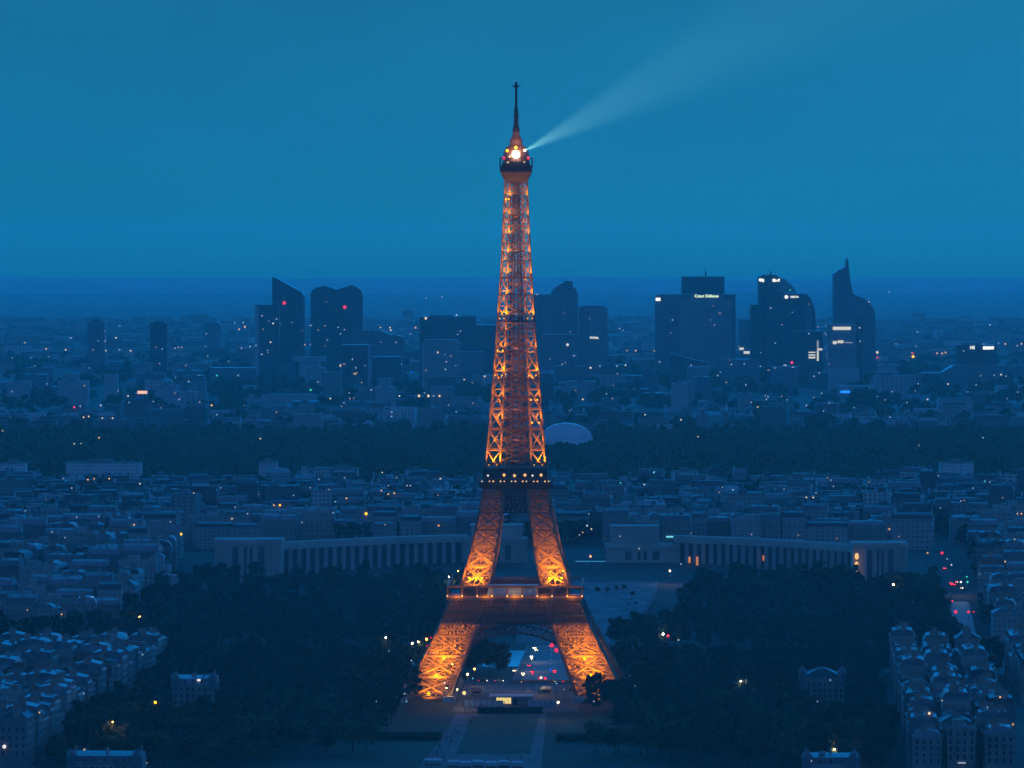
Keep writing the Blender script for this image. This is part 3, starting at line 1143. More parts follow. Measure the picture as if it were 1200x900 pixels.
def mass(name, rows, seed, gaps=(0, 0, 0.5, 3, 9), skip=None):
    mb = MB()
    rr = random.Random(seed)
    for y, ws, hs, tall in rows:
        x = -0.102 * y - 20
        while x < 0.102 * y + 20:
            w, d = rr.uniform(*ws), rr.uniform(11, 17)
            h = rr.uniform(*hs) * (rr.uniform(1.25, tall) if rr.random() < .1 else rr.choice((.6, .85, 1, 1, 1.1)))
            yy = y + rr.uniform(-14, 14)
            X0, x = x, x + w + rr.choice(gaps)
            if skip and skip(X0 + w / 2, yy):
                continue
            z = ground_z(yy)
            a = .75 * mnoise.noise(Vector((X0 * .008, yy * .006, seed))) * 1.6 + rr.uniform(-.12, .12)
            ca, sa = math.cos(a), math.sin(a)
            cx, cyy = X0 + w / 2, yy
            R = lambda lx, ly, lz: (cx + lx * ca - ly * sa, cyy + lx * sa + ly * ca, z + lz)
            rect = lambda hw, hd, lz: [R(-hw, -hd, lz), R(hw, -hd, lz), R(hw, hd, lz), R(-hw, hd, lz)]
            mb.quad_strip(rect(w / 2, d / 2, -3), rect(w / 2, d / 2, h), 0)
            t = rr.random()
            if t < .62:
                mb.quad_strip(rect(w / 2 + .2, d / 2 + .2, h + .01), rect(w / 2 - 1.2, d / 2 - 2.6, h + 3.6), 1)
                for s in (-1, 1):
                    p = [R(s * (w / 2 - .8) + q, e, h + 2) for q, e in ((-.5, -2), (.5, -2), (.5, 2), (-.5, 2))]
                    mb.quad_strip(p, [(q[0], q[1], q[2] + 4.4) for q in p], 1)
            else:
                mb.quad_strip(rect(w / 2 - .3, d / 2 - .3, h + .01), rect(w / 2 - .3, d / 2 - .3, h + .5), 1)
                ox = rr.uniform(-.25, .25) * w
                p = [R(ox + q, e, h + .51) for q, e in ((-3, -2), (3, -2), (3, 3), (-3, 3))]
                mb.quad_strip(p, [(q[0], q[1], q[2] + 2.8) for q in p], 1)
    o = mb.build(name, [MASS_WALL, MASS_ROOF])
    return tag(o, None, None, None, "stuff")


rows = [(y, (11, 30), (14, 21), 1.6) for y in np.arange(3735, 4285, 38)]
o = mass("packed_rooftops", rows, 77)
tag(o, "packed pale city rooftops receding from the palace to the dark wood", "rooftops", None, "stuff")
rows = [(y, (14, 42), (9, 17), 2.3) for y in np.arange(5720, 6330, 75)] + [(y, (18, 60), (8, 16), 2.0) for y in np.arange(8700, 14500, 230)]
o = mass("distant_suburb_roofs", rows, 78, (0, 2, 8, 20, 45, 70))
tag(o, "hazy suburb rooftops around the office towers beyond the dark wood", "rooftops", None, "stuff")


# larger pale blocks that stand out of the roofs
def special(name, cat, label, x0, x1, yt, Y, depth, tone_mat, roof_mat=None, group=None, extra=None, base=None):
    X0, _, ZT = at(x0, yt, Y)
    X1, _, _ = at(x1, yt, Y)
    g0 = ground_z(Y)
    root = empty(name, ((X0 + X1) / 2, Y, g0), 0, label, cat, group)
    h, w = ZT - g0, X1 - X0
    mb = MB(); mb.box(-w / 2, 0, -4, w / 2, depth, h)
    wall = mb.build("wall", tone_mat, root)
    mb = MB()
    mb.box(-w / 2 - .3, -.3, h + .002, w / 2 + .3, depth + .3, h + .8)
    mb.box(-w * .2, depth * .3, h + .802, w * .12, depth * .8, h + 3.2)
    mb.box(w * .22, depth * .3, h + .802, w * .3, depth * .6, h + 2.2)
    ro = mb.build("roof", roof_mat or TERRACE, root)
    return root, w, h


BANDS = windowed("banded_white_wall", (0.5, 0.5, 0.5), (0.05, 0.055, 0.07), 40.0, 3.2, 1.5)
GRID = windowed("gridded_white_wall", (0.42, 0.42, 0.42), (0.05, 0.055, 0.07), 3.2, 3.2, 1.2)
BLANK = mat("blank_white_wall", (0.48, 0.48, 0.48), 0.85, 0.15, 0.05)
BUFFG = windowed("gridded_buff_wall", (0.26, 0.245, 0.225), (0.03, 0.035, 0.045), 3.0, 3.1, 0.8)
SP = [(77, 165, 543, 4800, 16, BANDS, "long white block with window bands before the wood, far left"),
      (303, 325, 543, 4810, 20, GRID, "small square white tower block before the wood, left of tower"),
      (95, 133, 597, 4080, 18, BLANK, "blank pale block, widest wall among roofs on the left"),
      (222, 328, 606, 3900, 16, BANDS, "long banded white block above the left palace wing"),
      (0, 34, 592, 4100, 18, GRID, "pale gridded block at the left edge among roofs"),
      (0, 30, 544, 4830, 16, BANDS, "low pale block before the wood at the left edge"),
      (715, 742, 597, 4020, 18, GRID, "grey-white block just left of the pale slab behind the palace"),
      (753, 781, 578, 4250, 18, BLANK, "pale blank slab rising behind the right palace wing"),
      (995, 1048, 574, 4300, 20, BANDS, "wide white block with balcony bands on the right"),
      (1051, 1071, 572, 4295, 22, BLANK, "blank white end wall beside the wide banded block"),
      (1102, 1141, 543, 4830, 18, BANDS, "low pale rounded block before the wood on the right"),
      (384, 420, 550, 4760, 16, GRID, "pale block before the wood left of the tower"),
      (475, 500, 552, 4740, 16, BLANK, "low pale block before the wood close left of tower"),
      (787, 818, 553, 4760, 16, GRID, "pale gridded block before the wood right of the tower"),
      (905, 985, 559, 4640, 16, BUFFG, "long buff block among roofs right of the tower"),
      (356, 387, 612, 3780, 16, BLANK, "pale square block over the left palace wing roof"),
      (180, 206, 571, 4480, 15, GRID, "small pale gridded block among roofs left"),
      (267, 282, 583, 4320, 15, BLANK, "small pale cube among roofs left of the tower"),
      (1060, 1110, 636, 3700, 16, BUFFG, "buff block behind the right end of the palace"),
      (1128, 1146, 560, 4600, 14, GRID, "small pale block right of the wide white block")]
for x0, x1, yt, Y, dp, mm, lab in SP:
    Y = min(Y, 4200 + (Y - 4200) * .17)
    special("city_block", "building", lab, x0, x1, yt, Y, dp, mm)
# stepped building that looks over the gardens on the left
X, Y, Z = on_ground(186, 696)
st = empty("stepped_building", (X, Y, Z), 0, "pale stepped building at the garden's left edge, upper floors set back", "building")
mb = MB(); mb.box(-12, 0, -4, 12, 15, 12); mb.build("wall", GRID, st)
mb = MB(); mb.box(-9, 3, 12.01, 7, 15, 18); mb.build("set_back_floor", GRID, st)
mb = MB(); mb.box(-6, 5, 18.01, 3, 15, 23.5); mb.build("upper_floor", GRID, st)
mb = MB(); mb.frustum(-6.4, 4.6, 3.4, 15.4, 23.52, -3, 8, 0, 12, 26); mb.build("roof", ZINC[0][1], st)
for x, y, z in ((-7.5, 9, 18.01), (5, 9, 18.01)):
    link("chimney", CHIMS[1], st, (x, y, z + 1.0))


# ------------------------------------------------------------------ the two wings of the colonnaded palace
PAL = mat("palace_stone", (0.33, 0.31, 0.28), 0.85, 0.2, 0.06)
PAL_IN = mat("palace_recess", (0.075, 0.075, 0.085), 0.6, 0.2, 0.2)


def pavilion(root, x0, x1, yt, yb, Y, attic=None):
    X0, _, ZT = at(x0, yt, Y); X1 = at(x1, yt, Y)[0]
    ZB = ground_z(Y) - 6
    p = MB(); p.box(X0, Y, ZB, X1, Y + 26, ZT)
    p.box(X0 - .8, Y - 1.4, ZT - 2.4, X1 + .8, Y + 26.8, ZT + .4)
    pv_ = p.build("pavilion", PAL, root)
    n = 4
    w = (X1 - X0)
    for i in range(n):
        x = X0 + w * (.24 + .52 * (i + .5) / n)
        r_ = MB(); r_.box(x - w * .045, Y - .12, ZB + 8, x + w * .045, Y - .01, ZT - 4.2)
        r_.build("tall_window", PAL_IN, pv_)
    for i in range(6):
        x = X0 + w * (.02 + .96 * i / 5)
        r_ = MB(); r_.box(x - w * .03, Y - 1.0, ZB, x + w * .03, Y - .13, ZT - 2.45)
        r_.build("pier", PAL, pv_)
    if attic:
        a0, a1, ay = attic
        A0, _, AZ = at(a0, ay, Y + 8); A1 = at(a1, ay, Y + 8)[0]
        p = MB(); p.box(A0, Y + 8, ZT + .41, A1, Y + 30, AZ); p.box(A0 - .6, Y + 7.4, AZ + .002, A1 + .6, Y + 30.6, AZ + .9)
        p.build("attic", PAL, root)
    return pv_


def wing(label, pts, inner, outer, n_col, zroof):
    root = empty("palace_wing", (0, 0, 0), 0, label, "palace", "palace wings")
    P = []
    m = 20
    for i in range(m + 1):
        t = i / m
        P.append(tuple((1 - t) ** 2 * a + 2 * t * (1 - t) * b + t * t * c for a, b, c in zip(*pts)))
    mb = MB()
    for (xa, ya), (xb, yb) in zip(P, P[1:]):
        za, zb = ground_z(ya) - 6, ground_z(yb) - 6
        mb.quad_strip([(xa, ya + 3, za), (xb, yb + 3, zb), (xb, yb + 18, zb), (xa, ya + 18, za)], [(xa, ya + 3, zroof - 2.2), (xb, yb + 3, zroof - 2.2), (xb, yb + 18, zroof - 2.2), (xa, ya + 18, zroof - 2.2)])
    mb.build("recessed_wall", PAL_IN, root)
    mb = MB()
    for (xa, ya), (xb, yb) in zip(P, P[1:]):
        for f, b_, z0, z1 in ((-.8, 19, zroof - 2.19, zroof), (4, 17, zroof + .002, zroof + 2.2)):
            mb.quad_strip([(xa, ya + f, z0), (xb, yb + f, z0), (xb, yb + b_, z0), (xa, ya + b_, z0)], [(xa, ya + f, z1), (xb, yb + f, z1), (xb, yb + b_, z1), (xa, ya + b_, z1)])
    mb.build("roof", PAL, root)
    for i in range(n_col):
        t = (i + .5) / n_col
        x, y = (tuple((1 - t) ** 2 * a + 2 * t * (1 - t) * b + t * t * c for a, b, c in zip(*pts)))
        mb = MB(); mb.box(x - 1.35, y, ground_z(y) - 6, x + 1.35, y + 2.9, zroof - 2.2)
        mb.build("column", PAL, root)
    pavilion(root, *inner)
    pavilion(root, *outer)
    return root


P2 = lambda px, Y: ((px - 600) * Y / F, Y)
pal_left = wing("left curved wing of the palace, half hidden behind the tower's leg", (P2(325, 3372), P2(430, 3440), P2(548, 3466)), (545, 617, 632, 674, 3462, (552, 612, 617)), (252, 330, 633, 676, 3352), 21, 38.5)
pal_right = wing("right curved wing of the palace with orange lights between its columns", (P2(790, 3466), P2(910, 3432), P2(1004, 3352)), (711, 794, 639, 674, 3462, (716, 772, 618)), (1000, 1063, 637, 682, 3325), 24, 38.0)
G_ORANGE = glow("orange_uplight", (1.0, 0.3, 0.05), 0.55)
for px, py, h in ((808, 656, 4.2), (817, 658, 6.5), (895, 654, 3.4), (904, 657, 5.5), (912.5, 657, 5.5)):
    Yp = 3453 if px < 830 else 3432
    x, y, z = at(px, py, Yp - 6)
    mb = MB(); mb.box(-.8, -.3, -h / 2, .8, .3, h / 2)
    mb.build("uplight", G_ORANGE, pal_right, (x, y, z))
for py in (652, 662, 672):
    x, y, z = at(1004, py, 3322)
    bulb(x, y, z, 1.3, G_AMBER, pal_right, "uplight", 1.6)

# ------------------------------------------------------------------ the office district on the skyline
GL = {"dark": windowed("dark_glass_curtain", (0.04, 0.045, 0.055), (0.025, 0.03, 0.04), 4.0, 3.8, 0.5, 0.4, 0.2, 0.2),
      "blue": windowed("blue_glass_curtain", (0.10, 0.115, 0.135), (0.055, 0.065, 0.08), 4.5, 3.8, 0.8, 0.5, 0.2, 0.2),
      "grey": windowed("grey_office_wall", (0.17, 0.18, 0.19), (0.08, 0.09, 0.10), 3.6, 3.6, 1.2, 0.6),
      "pale": windowed("pale_office_wall", (0.26, 0.27, 0.28), (0.12, 0.13, 0.14), 4.0, 3.6, 1.5, 0.7),
      "ribs": windowed("ribbed_office_wall", (0.25, 0.26, 0.27), (0.14, 0.15, 0.16), 6.0, 200.0, 2.2, 0.7)}
ROOFM = mat("office_roof_plant", (0.08, 0.085, 0.09), 0.8, 0.2, 0.05)
OFF = {}


def office(key, label, outline, Y, depth, style, group=None, plant=None, mast=None, side=None, base=492, name="office_tower"):
    """outline in photo pixels (top edge, left to right); the walls run down to the ground"""
    g0 = ground_z(Y) - 4
    pts = [at(px, py, Y) for px, py in outline]
    cx = sum(p[0] for p in pts) / len(pts)
    root = empty(name, (cx, Y, g0 + 4), 0, label, "tower" if name == "office_tower" else "building", group)
    prof = [(p[0] - cx, p[2] - g0 - 4) for p in pts]
    prof = [(prof[0][0], -4)] + prof + [(prof[-1][0], -4)]
    mb = MB(); mb.prism(prof, 0, depth)
    mb.build("facade", GL[style], root)
    if side:                                    # a second face in another tone, set just proud
        s0, s1, st_, sty = side
        A, B = at(s0, st_, Y), at(s1, st_, Y)
        mb = MB(); mb.box(A[0] - cx, -1.2, -4, B[0] - cx, -.02, A[2] - g0 - 4)
        mb.build("side_bay", GL[sty], root)
    if plant:
        for x0, x1, yt, yb in plant:
            A, B = at(x0, yt, Y + depth * .3), at(x1, yb, Y + depth * .3)
            mb = MB(); mb.box(A[0] - cx, depth * .3, B[2] - g0 - 4, B[0] - cx, depth * .7, A[2] - g0 - 4)
            mb.build("roof_plant", ROOFM, root)
    if mast:
        mx, y1, y0_ = mast
        A, B = at(mx, y1, Y + depth * .5), at(mx, y0_, Y + depth * .5)
        mb = MB(); mb.bar((A[0] - cx, depth * .5, B[2] - g0 - 5), (A[0] - cx, depth * .5, A[2] - g0 - 4), 1.2)
        mb.bar((A[0] - cx, depth * .5, B[2] - g0 - 4), (A[0] - cx, depth * .5, (A[2] + B[2]) / 2 - g0 - 4), 2.4)
        mb.build("mast", ROOFM, root)
    OFF[key] = (root, Y, cx, g0 + 4)
    return root


def R_(x0, x1, yt):
    return [(x0, yt), (x1, yt)]


office("a", "slim hazy tower standing alone, leftmost on the skyline", R_(102, 123, 377), 8600, 28, "blue", plant=[(107, 118, 374, 377)])
office("b", "slim dark slab tower, second from the left on the skyline", R_(176, 196, 378), 8300, 30, "dark", plant=[(180, 192, 376.5, 378)])
office("c", "pale hazy tower with small rooftop point, third from left", [(238, 379), (244, 377), (254, 377), (259, 380)], 10200, 30, "blue", mast=(251, 371, 377))
office("d", "dark slab tower with pale left edge, below the slanted tower", R_(299, 327, 357), 7900, 34, "dark", side=(299, 303, 358, "pale"))
office("e", "tower with a steeply slanted roof, highest on the left", [(319, 325), (322, 325), (353, 342), (356, 347)], 8050, 44, "dark", side=(319, 328, 352, "blue"))
office("f", "twin rounded-top dark tower with a red light", [(364, 345), (366, 340), (371, 337), (380, 335.5), (388, 337), (395, 339.5), (402, 337), (410, 335), (418, 336), (423, 340), (425, 346)], 8250, 46, "dark", plant=[(377, 383, 335, 337), (411, 414, 334, 336)])
office("g", "broad hazy office block with rounded roof before the twin tower", [(400, 395), (405, 390), (415, 387), (445, 387), (455, 391), (474, 395)], 8120, 40, "blue")
office("h", "dark slab nearest the wood, left of the iron tower", R_(401, 434, 404), 7250, 30, "dark", side=(431, 434.5, 405, "pale"))
office("j", "broad dark flat-topped tower close left of the iron tower", R_(492, 558, 371), 8150, 50, "dark", plant=[(503, 530, 369.5, 371), (540, 556, 370, 371)])
office("k", "dark tower half hidden behind the iron tower's left edge", R_(556, 590, 381), 8200, 40, "dark")
office("l", "grey slab with a pale edge before the broad dark tower", [(494, 402), (498, 398), (534, 398), (538, 402)], 7500, 34, "grey", side=(494, 497, 404, "pale"))
office("m", "narrow pale slab beside the iron tower's left edge", R_(565, 582, 440), 7300, 26, "pale")
office("n", "low wide pale block with a row of lights and blue sign", R_(475, 531, 464), 7050, 30, "pale", name="office_block")
office("o", "squat hazy blocks right of the low wide lit block", R_(435, 474, 458), 7100, 30, "grey", name="office_block")
office("q", "tower with a stepped rounded crown right of the iron tower", [(626, 345), (645, 345), (648, 339), (655, 334), (661, 331), (671, 330), (671, 336), (675, 339), (677, 345)], 8300, 46, "blue", plant=[(660, 671, 329.5, 331.5)])
office("r", "flat-topped slab tower with a lit round emblem", [(678, 361), (682, 358), (706, 358), (712, 361)], 8000, 40, "blue", side=(690, 712, 361, "grey"))
office("s", "dark block below the rounded-crown tower", R_(636, 690, 392), 7950, 40, "blue")
office("t", "massive pair of slabs with a lit name on the roof", [(768, 348), (770, 345), (862, 345)], 8050, 44, "blue", side=(796, 858, 350, "grey"))
office("u", "dark square tower with mast behind the massive lit slabs", R_(799, 849, 324), 8300, 40, "dark", mast=(827, 314, 324))
office("v", "dark wedge-roofed block below the massive lit slabs", [(785, 414), (800, 418), (828, 425)], 7400, 34, "dark")
office("w", "pale narrow slab right of the wedge-roofed block", R_(806, 830, 430), 7250, 30, "grey")
office("x", "low pale block at the wood's edge under the massive slabs", R_(762, 806, 460), 6950, 30, "pale", name="office_block")
office("y", "low hazy tower between the massive slabs and dark cluster", R_(866, 882, 374), 8700, 30, "blue")
office("z", "dark tower with two lit emblems, tallest of the cluster", [(880, 357), (889, 357), (889, 324), (894, 322), (909, 322), (914, 325), (914, 357)], 8000, 40, "dark", mast=(903, 317, 322))
office("ab", "glassy quarter-round building showing behind the dark cluster", [(912, 325), (918, 326), (926, 332), (932, 340), (937, 350)], 8700, 40, "grey")
office("ac", "dark tower with a lit name and curved right shoulder", [(900, 344), (906, 341), (919, 341), (919, 344), (938, 344), (946, 345), (951, 351), (955, 363), (956, 380)], 7950, 44, "dark", side=(943, 951, 356, "blue"))
office("ad", "dark office block with lit floors, below the curved shoulder", R_(926, 964, 388), 7700, 40, "dark")
office("ae", "tallest tower with a pointed horn and concave flank", [(977, 321), (984, 316), (991, 313), (992, 304), (994, 304), (995, 316), (997, 332), (1000, 345), (1006, 347), (1013, 350), (1020, 356), (1025, 364), (1026, 374)], 8100, 44, "blue", mast=(992.5, 301, 312), side=(1002, 1011, 372, "dark"))
office("af", "pale gridded block with lit floors before the horned tower", R_(970, 1003, 380), 7600, 34, "grey")
office("ag", "ribbed pale block with a blue sign, under the horned tower", R_(981, 1026, 452), 7200, 30, "ribs")
office("ah", "dark square block with lit roof signs, rightmost on the skyline", R_(1122, 1168, 404), 7700, 40, "dark", plant=[(1128, 1150, 402.5, 404)])
office("ai", "wide low base under the rightmost dark square block", [(1105, 436), (1118, 428), (1172, 428), (1176, 440)], 7650, 40, "blue", name="office_block")
office("aj", "hazy blocks left of the dark slanted pair", R_(205, 246, 426), 8000, 30, "grey", name="office_block")
office("ak", "broad hazy office block left of the slanted tower", R_(246, 300, 431), 7600, 34, "blue", name="office_block")
office("al", "wide dim block with a red strip light and blue sign", R_(157, 206, 461), 7000, 34, "blue", name="office_block")
office("am", "row-like hazy housing slab on the far left skyline", R_(33, 70, 420), 9000, 20, "grey", name="office_block")
office("an", "second hazy housing slab right of the row-like slab", R_(74, 96, 417), 9000, 20, "grey", name="office_block")
office("ao", "square hazy block between the slim towers", R_(126, 168, 424), 8800, 24, "blue", name="office_block")
office("ap", "low wide block before the slim dark slab tower", R_(150, 232, 447), 7500, 24, "grey", name="office_block")
office("aq", "long dim block at the far left before the wood", R_(0, 60, 448), 7600, 24, "blue", name="office_block")
office("ar", "pale low block left of the slab with pale edge", R_(283, 300, 452), 7300, 24, "pale", name="office_block")
office("as", "pale gridded block right of the mushroom tower", R_(377, 400, 436), 7300, 24, "grey", name="office_block")
office("at", "broad pale block under the mushroom tower", R_(285, 370, 462), 6950, 24, "pale", name="office_block")
office("au", "wide dim block before the flat-topped emblem tower", R_(690, 766, 440), 7700, 30, "blue", name="office_block")
office("av", "darker square block right of the iron tower base", R_(722, 762, 456), 7200, 30, "dark", name="office_block")
office("aw", "dim block joining the massive slabs and dark cluster", R_(846, 890, 421), 7700, 34, "blue")
office("ax", "hazy pale slab below the dark cluster", R_(905, 936, 430), 7300, 30, "blue")
office("ay", "dim block with lit ground floor at the wood's edge", R_(850, 890, 474), 6900, 26, "grey", name="office_block")
office("az", "hazy block right of the horned tower", R_(1028, 1054, 436), 7700, 30, "blue", name="office_block")
office("ba", "low hazy block left of the rightmost dark block", R_(1080, 1106, 437), 7900, 30, "blue", name="office_block")
office("bb", "pale hazy low block at the right edge before the wood", R_(1168, 1204, 452), 7300, 26, "pale", name="office_block")
office("bc", "low dark block at the right edge on the skyline", R_(1176, 1204, 428), 8300, 26, "blue", name="office_block")
office("bd", "dim slab right of the dark slab nearest the wood", R_(436, 470, 418), 7700, 30, "dark")
office("be", "hazy slab right of the grey slab with pale edge", R_(538, 566, 412), 7900, 30, "blue")
# mid-rise blocks round the feet of the towers
orr = random.Random(23)
for i in range(92):
    px, w_ = orr.uniform(4, 1190), orr.uniform(9, 38)
    if abs(px - 604) < 30 or px + w_ > 1095 and px < 1178 or (876 < px + w_ / 2 < 1030 or 764 < px + w_ / 2 < 866) and orr.random() < .6:
        continue
    Yb = orr.uniform(6400, 8300)
    yt = HZ + (CZ - 25 - orr.uniform(12, 38)) * F / Yb
    side_ = "left" if px < 600 else "right"
    tone_ = orr.choice(("grey", "blue", "dark", "pale", "ribs"))
    office("mid%d" % i, f"hazy {'tinted' if tone_ == 'blue' else tone_.replace('ribs', 'ribbed')} mid-rise block around the towers' feet, {side_} of the iron tower", R_(px, px + w_, yt), Yb, orr.uniform(16, 30), tone_,
           f"hazy {tone_} mid-rise blocks, {side_}", plant=[(px + w_ * .3, px + w_ * .6, yt - 1.2, yt)], name="mid_rise_block")
# tower with an overhanging flat cap
Y = 7700
x0, _, zt = at(343, 418, Y); x1 = at(381, 418, Y)[0]; zb = at(0, 424, Y)[2]
g0 = ground_z(Y)
root = empty("mushroom_tower", ((x0 + x1) / 2, Y, g0), 0, "pale tower with an overhanging flat cap, right of the slanted tower", "tower")
w = x1 - x0
mb = MB(); mb.box(-w / 2, -4, zb - g0, w / 2, 34, zt - g0); mb.build("cap", GL["pale"], root)
mb = MB(); mb.box(-w * .3, 0, -4, w * .34, 30, zb - g0 - .01); mb.build("shaft", GL["pale"], root)
# sail-roofed glass building at the edge of the wood
Y = 5350
sail = empty("sail_roofed_building", (at(664, 527, Y)[0], Y, ground_z(Y)), 0, "pale glass building with curved sail roofs at the edge of the dark wood", "building")
cx, gz = sail.location.x, ground_z(Y)
SAILM = mat("frosted_glass_sail", (0.66, 0.72, 0.75), 0.3, 0.15, 0.02, 0.0, 0.5)
for outl, dy, th in (([(636, 509), (640, 503), (649, 498), (662, 495.5), (674, 497), (685, 501), (692, 507), (696, 516), (694, 528), (637, 528)], 0, 16),
                     ([(648, 529), (650, 519), (658, 512), (670, 509.5), (682, 512), (689, 519), (690, 529)], -14, 10), ([(636, 529), (637, 519), (643, 515), (650, 520), (652, 529)], -8, 7)):
    pr_ = [(at(a, b, Y)[0] - cx, at(a, b, Y)[2] - gz) for a, b in outl]
    mb = MB(); mb.prism(pr_, dy, dy + th)
    mb.build("glass_sail", SAILM, sail)


# lit lettering and panels on the towers
def on_office(key, px, py, off=1.6):
    root, Y, cx, g0 = OFF[key]
    x, _, z = at(px, py, Y - off)
    return root, (x - cx, -off, z - g0)


def lettering(key, text, px0, px1, py, m, emblem=None):
    root, loc = on_office(key, (px0 + px1) / 2, py)
    Y = OFF[key][1]
    cu = bpy.data.curves.new("sign", 'FONT')
    cu.body = text
    cu.align_x, cu.align_y = 'CENTER', 'CENTER'
    cu.extrude = 0.04
    cu.offset = 0.02
    cu.resolution_u = 2
    t = bpy.data.objects.new("sign", cu)
    COL.objects.link(t)
    bpy.context.view_layer.update()
    me = bpy.data.meshes.new_from_object(t.evaluated_get(bpy.context.evaluated_depsgraph_get()))
    wtx = t.dimensions.x
    bpy.data.objects.remove(t)
    me.materials.clear(); me.materials.append(m)
    s = (px1 - px0) * Y / F / max(wtx, .1)
    o = link("sign", me, root, loc)
    o.rotation_euler = (math.radians(90), 0, 0)
    o.scale = (s, s * 1.0, s)
    if emblem:
        e0, er = emblem
        root, loc = on_office(key, e0, py)
        mb = MB(); r = er * Y / F
        n = 16
        mb.quad_strip([(r * math.cos(2 * math.pi * i / n), 0, r * math.sin(2 * math.pi * i / n)) for i in range(n)], [(r * math.cos(2 * math.pi * i / n), .6, r * math.sin(2 * math.pi * i / n)) for i in range(n)])
        mb.build("emblem", m, root, loc)


def panel(key, x0, x1, y0, y1, m, name="lit_window"):
    root, a = on_office(key, x0, y0)
    _, b = on_office(key, x1, y1)
    mb = MB(); mb.box(a[0], 0, b[2], b[0], .5, a[2])
    return mb.build(name, m, root, (0, a[1], 0))


G_SIGN = glow("white_sign", (1.0, 0.98, 0.75), 1.5)
G_SIGNG = glow("greenish_sign", (0.85, 1.0, 0.55), 1.4)
G_FLOOR = glow("lit_floor", (1.0, 0.93, 0.62), 0.75)
G_DIM = glow("dim_lit_floor", (1.0, 0.85, 0.6), 0.3)
lettering("t", "Cœur Défense", 814, 842, 347, G_SIGNG)
panel("t", 768.5, 774, 349, 352.5, G_SIGN, "sign")
lettering("r", "TOTAL", 691, 701.5, 396, G_SIGN, (687, 2.3))
lettering("z", "edf", 908, 914, 328.5, G_SIGN, (907, 1.9))
lettering("z", "e", 892, 895.5, 328, G_SIGN, (891, 1.8))
lettering("ac", "AREVA", 926, 936, 348, G_SIGN, (921.5, 2.0))
lettering("ah", "NI", 1137, 1142, 407.5, G_SIGN)
panel("ah", 1152, 1161, 406, 409.5, G_SIGN, "sign")
lettering("ah", "O", 1161, 1165, 407.7, G_SIGN, (1163, 1.8))
panel("af", 976, 997, 383, 386.6, G_FLOOR, "lit_floor")
panel("af", 976, 980.5, 399.8, 403.2, G_FLOOR, "lit_floor")
panel("af", 981.5, 988.5, 399, 402, G_FLOOR, "lit_floor")
panel("af", 990, 999, 401, 402, G_DIM, "lit_floor")
for a, b in ((412.2, 413.6), (415.3, 416.8), (418, 420)):
    panel("ad", 947.5, 955.5, a, b, G_FLOOR, "lit_floor")
panel("ad", 957.3, 959.4, 399, 408, G_DIM, "lit_stair")
panel("ad", 957.6, 963.6, 408.3, 410.6, G_FLOOR, "lit_floor")
panel("ad", 957.3, 959.4, 411, 423, G_FLOOR, "lit_stair")
panel("ag", 985, 996, 457.8, 460.6, glow("blue_sign", (0.02, 0.25, 1.0), 1.3), "sign")
panel("n", 513, 520, 465.5, 468.3, G_BLUE, "sign")
panel("al", 161, 172.5, 458, 461.5, glow("red_orange_sign", (1.0, 0.5, 0.3), 1.2), "sign")
panel("al", 161, 171, 466.5, 469, G_BLUE, "sign")
panel("y", 866.5, 871.5, 407.3, 410, G_FLOOR, "lit_floor")
panel("y", 871.5, 880, 411.6, 414.6, G_FLOOR, "lit_floor")
panel("ay", 853, 884, 478.6, 481.5, G_FLOOR, "lit_floor")

# ------------------------------------------------------------------ trees
def leaf_mat(name, c0, c1):
    m = bpy.data.materials.new(name)
    m.use_nodes = True
    N, L = m.node_tree.nodes, m.node_tree.links
    b = N["Principled BSDF"]
    ge = N.new("ShaderNodeNewGeometry")
    rp = N.new("ShaderNodeValToRGB")
    rp.color_ramp.elements[0].color = (*c0, 1)
    rp.color_ramp.elements[1].color = (*c1, 1)
    L.new(ge.outputs["Random Per Island"], rp.inputs["Fac"])
    L.new(rp.outputs["Color"], b.inputs["Base Color"])
    b.inputs["Roughness"].default_value = 0.8
    b.inputs["Specular IOR Level"].default_value = 0.2
    return m


LEAF = [leaf_mat("plane_tree_leaves", (0.022, 0.036, 0.014), (0.05, 0.075, 0.03)),
        leaf_mat("chestnut_leaves", (0.02, 0.032, 0.015), (0.042, 0.062, 0.027)),
        leaf_mat("lime_leaves", (0.036, 0.056, 0.018), (0.08, 0.115, 0.036))]
BARK = mat("bark", (0.07, 0.055, 0.045), 0.95, 0.3, 0.6)
nr = np.random.default_rng(4)


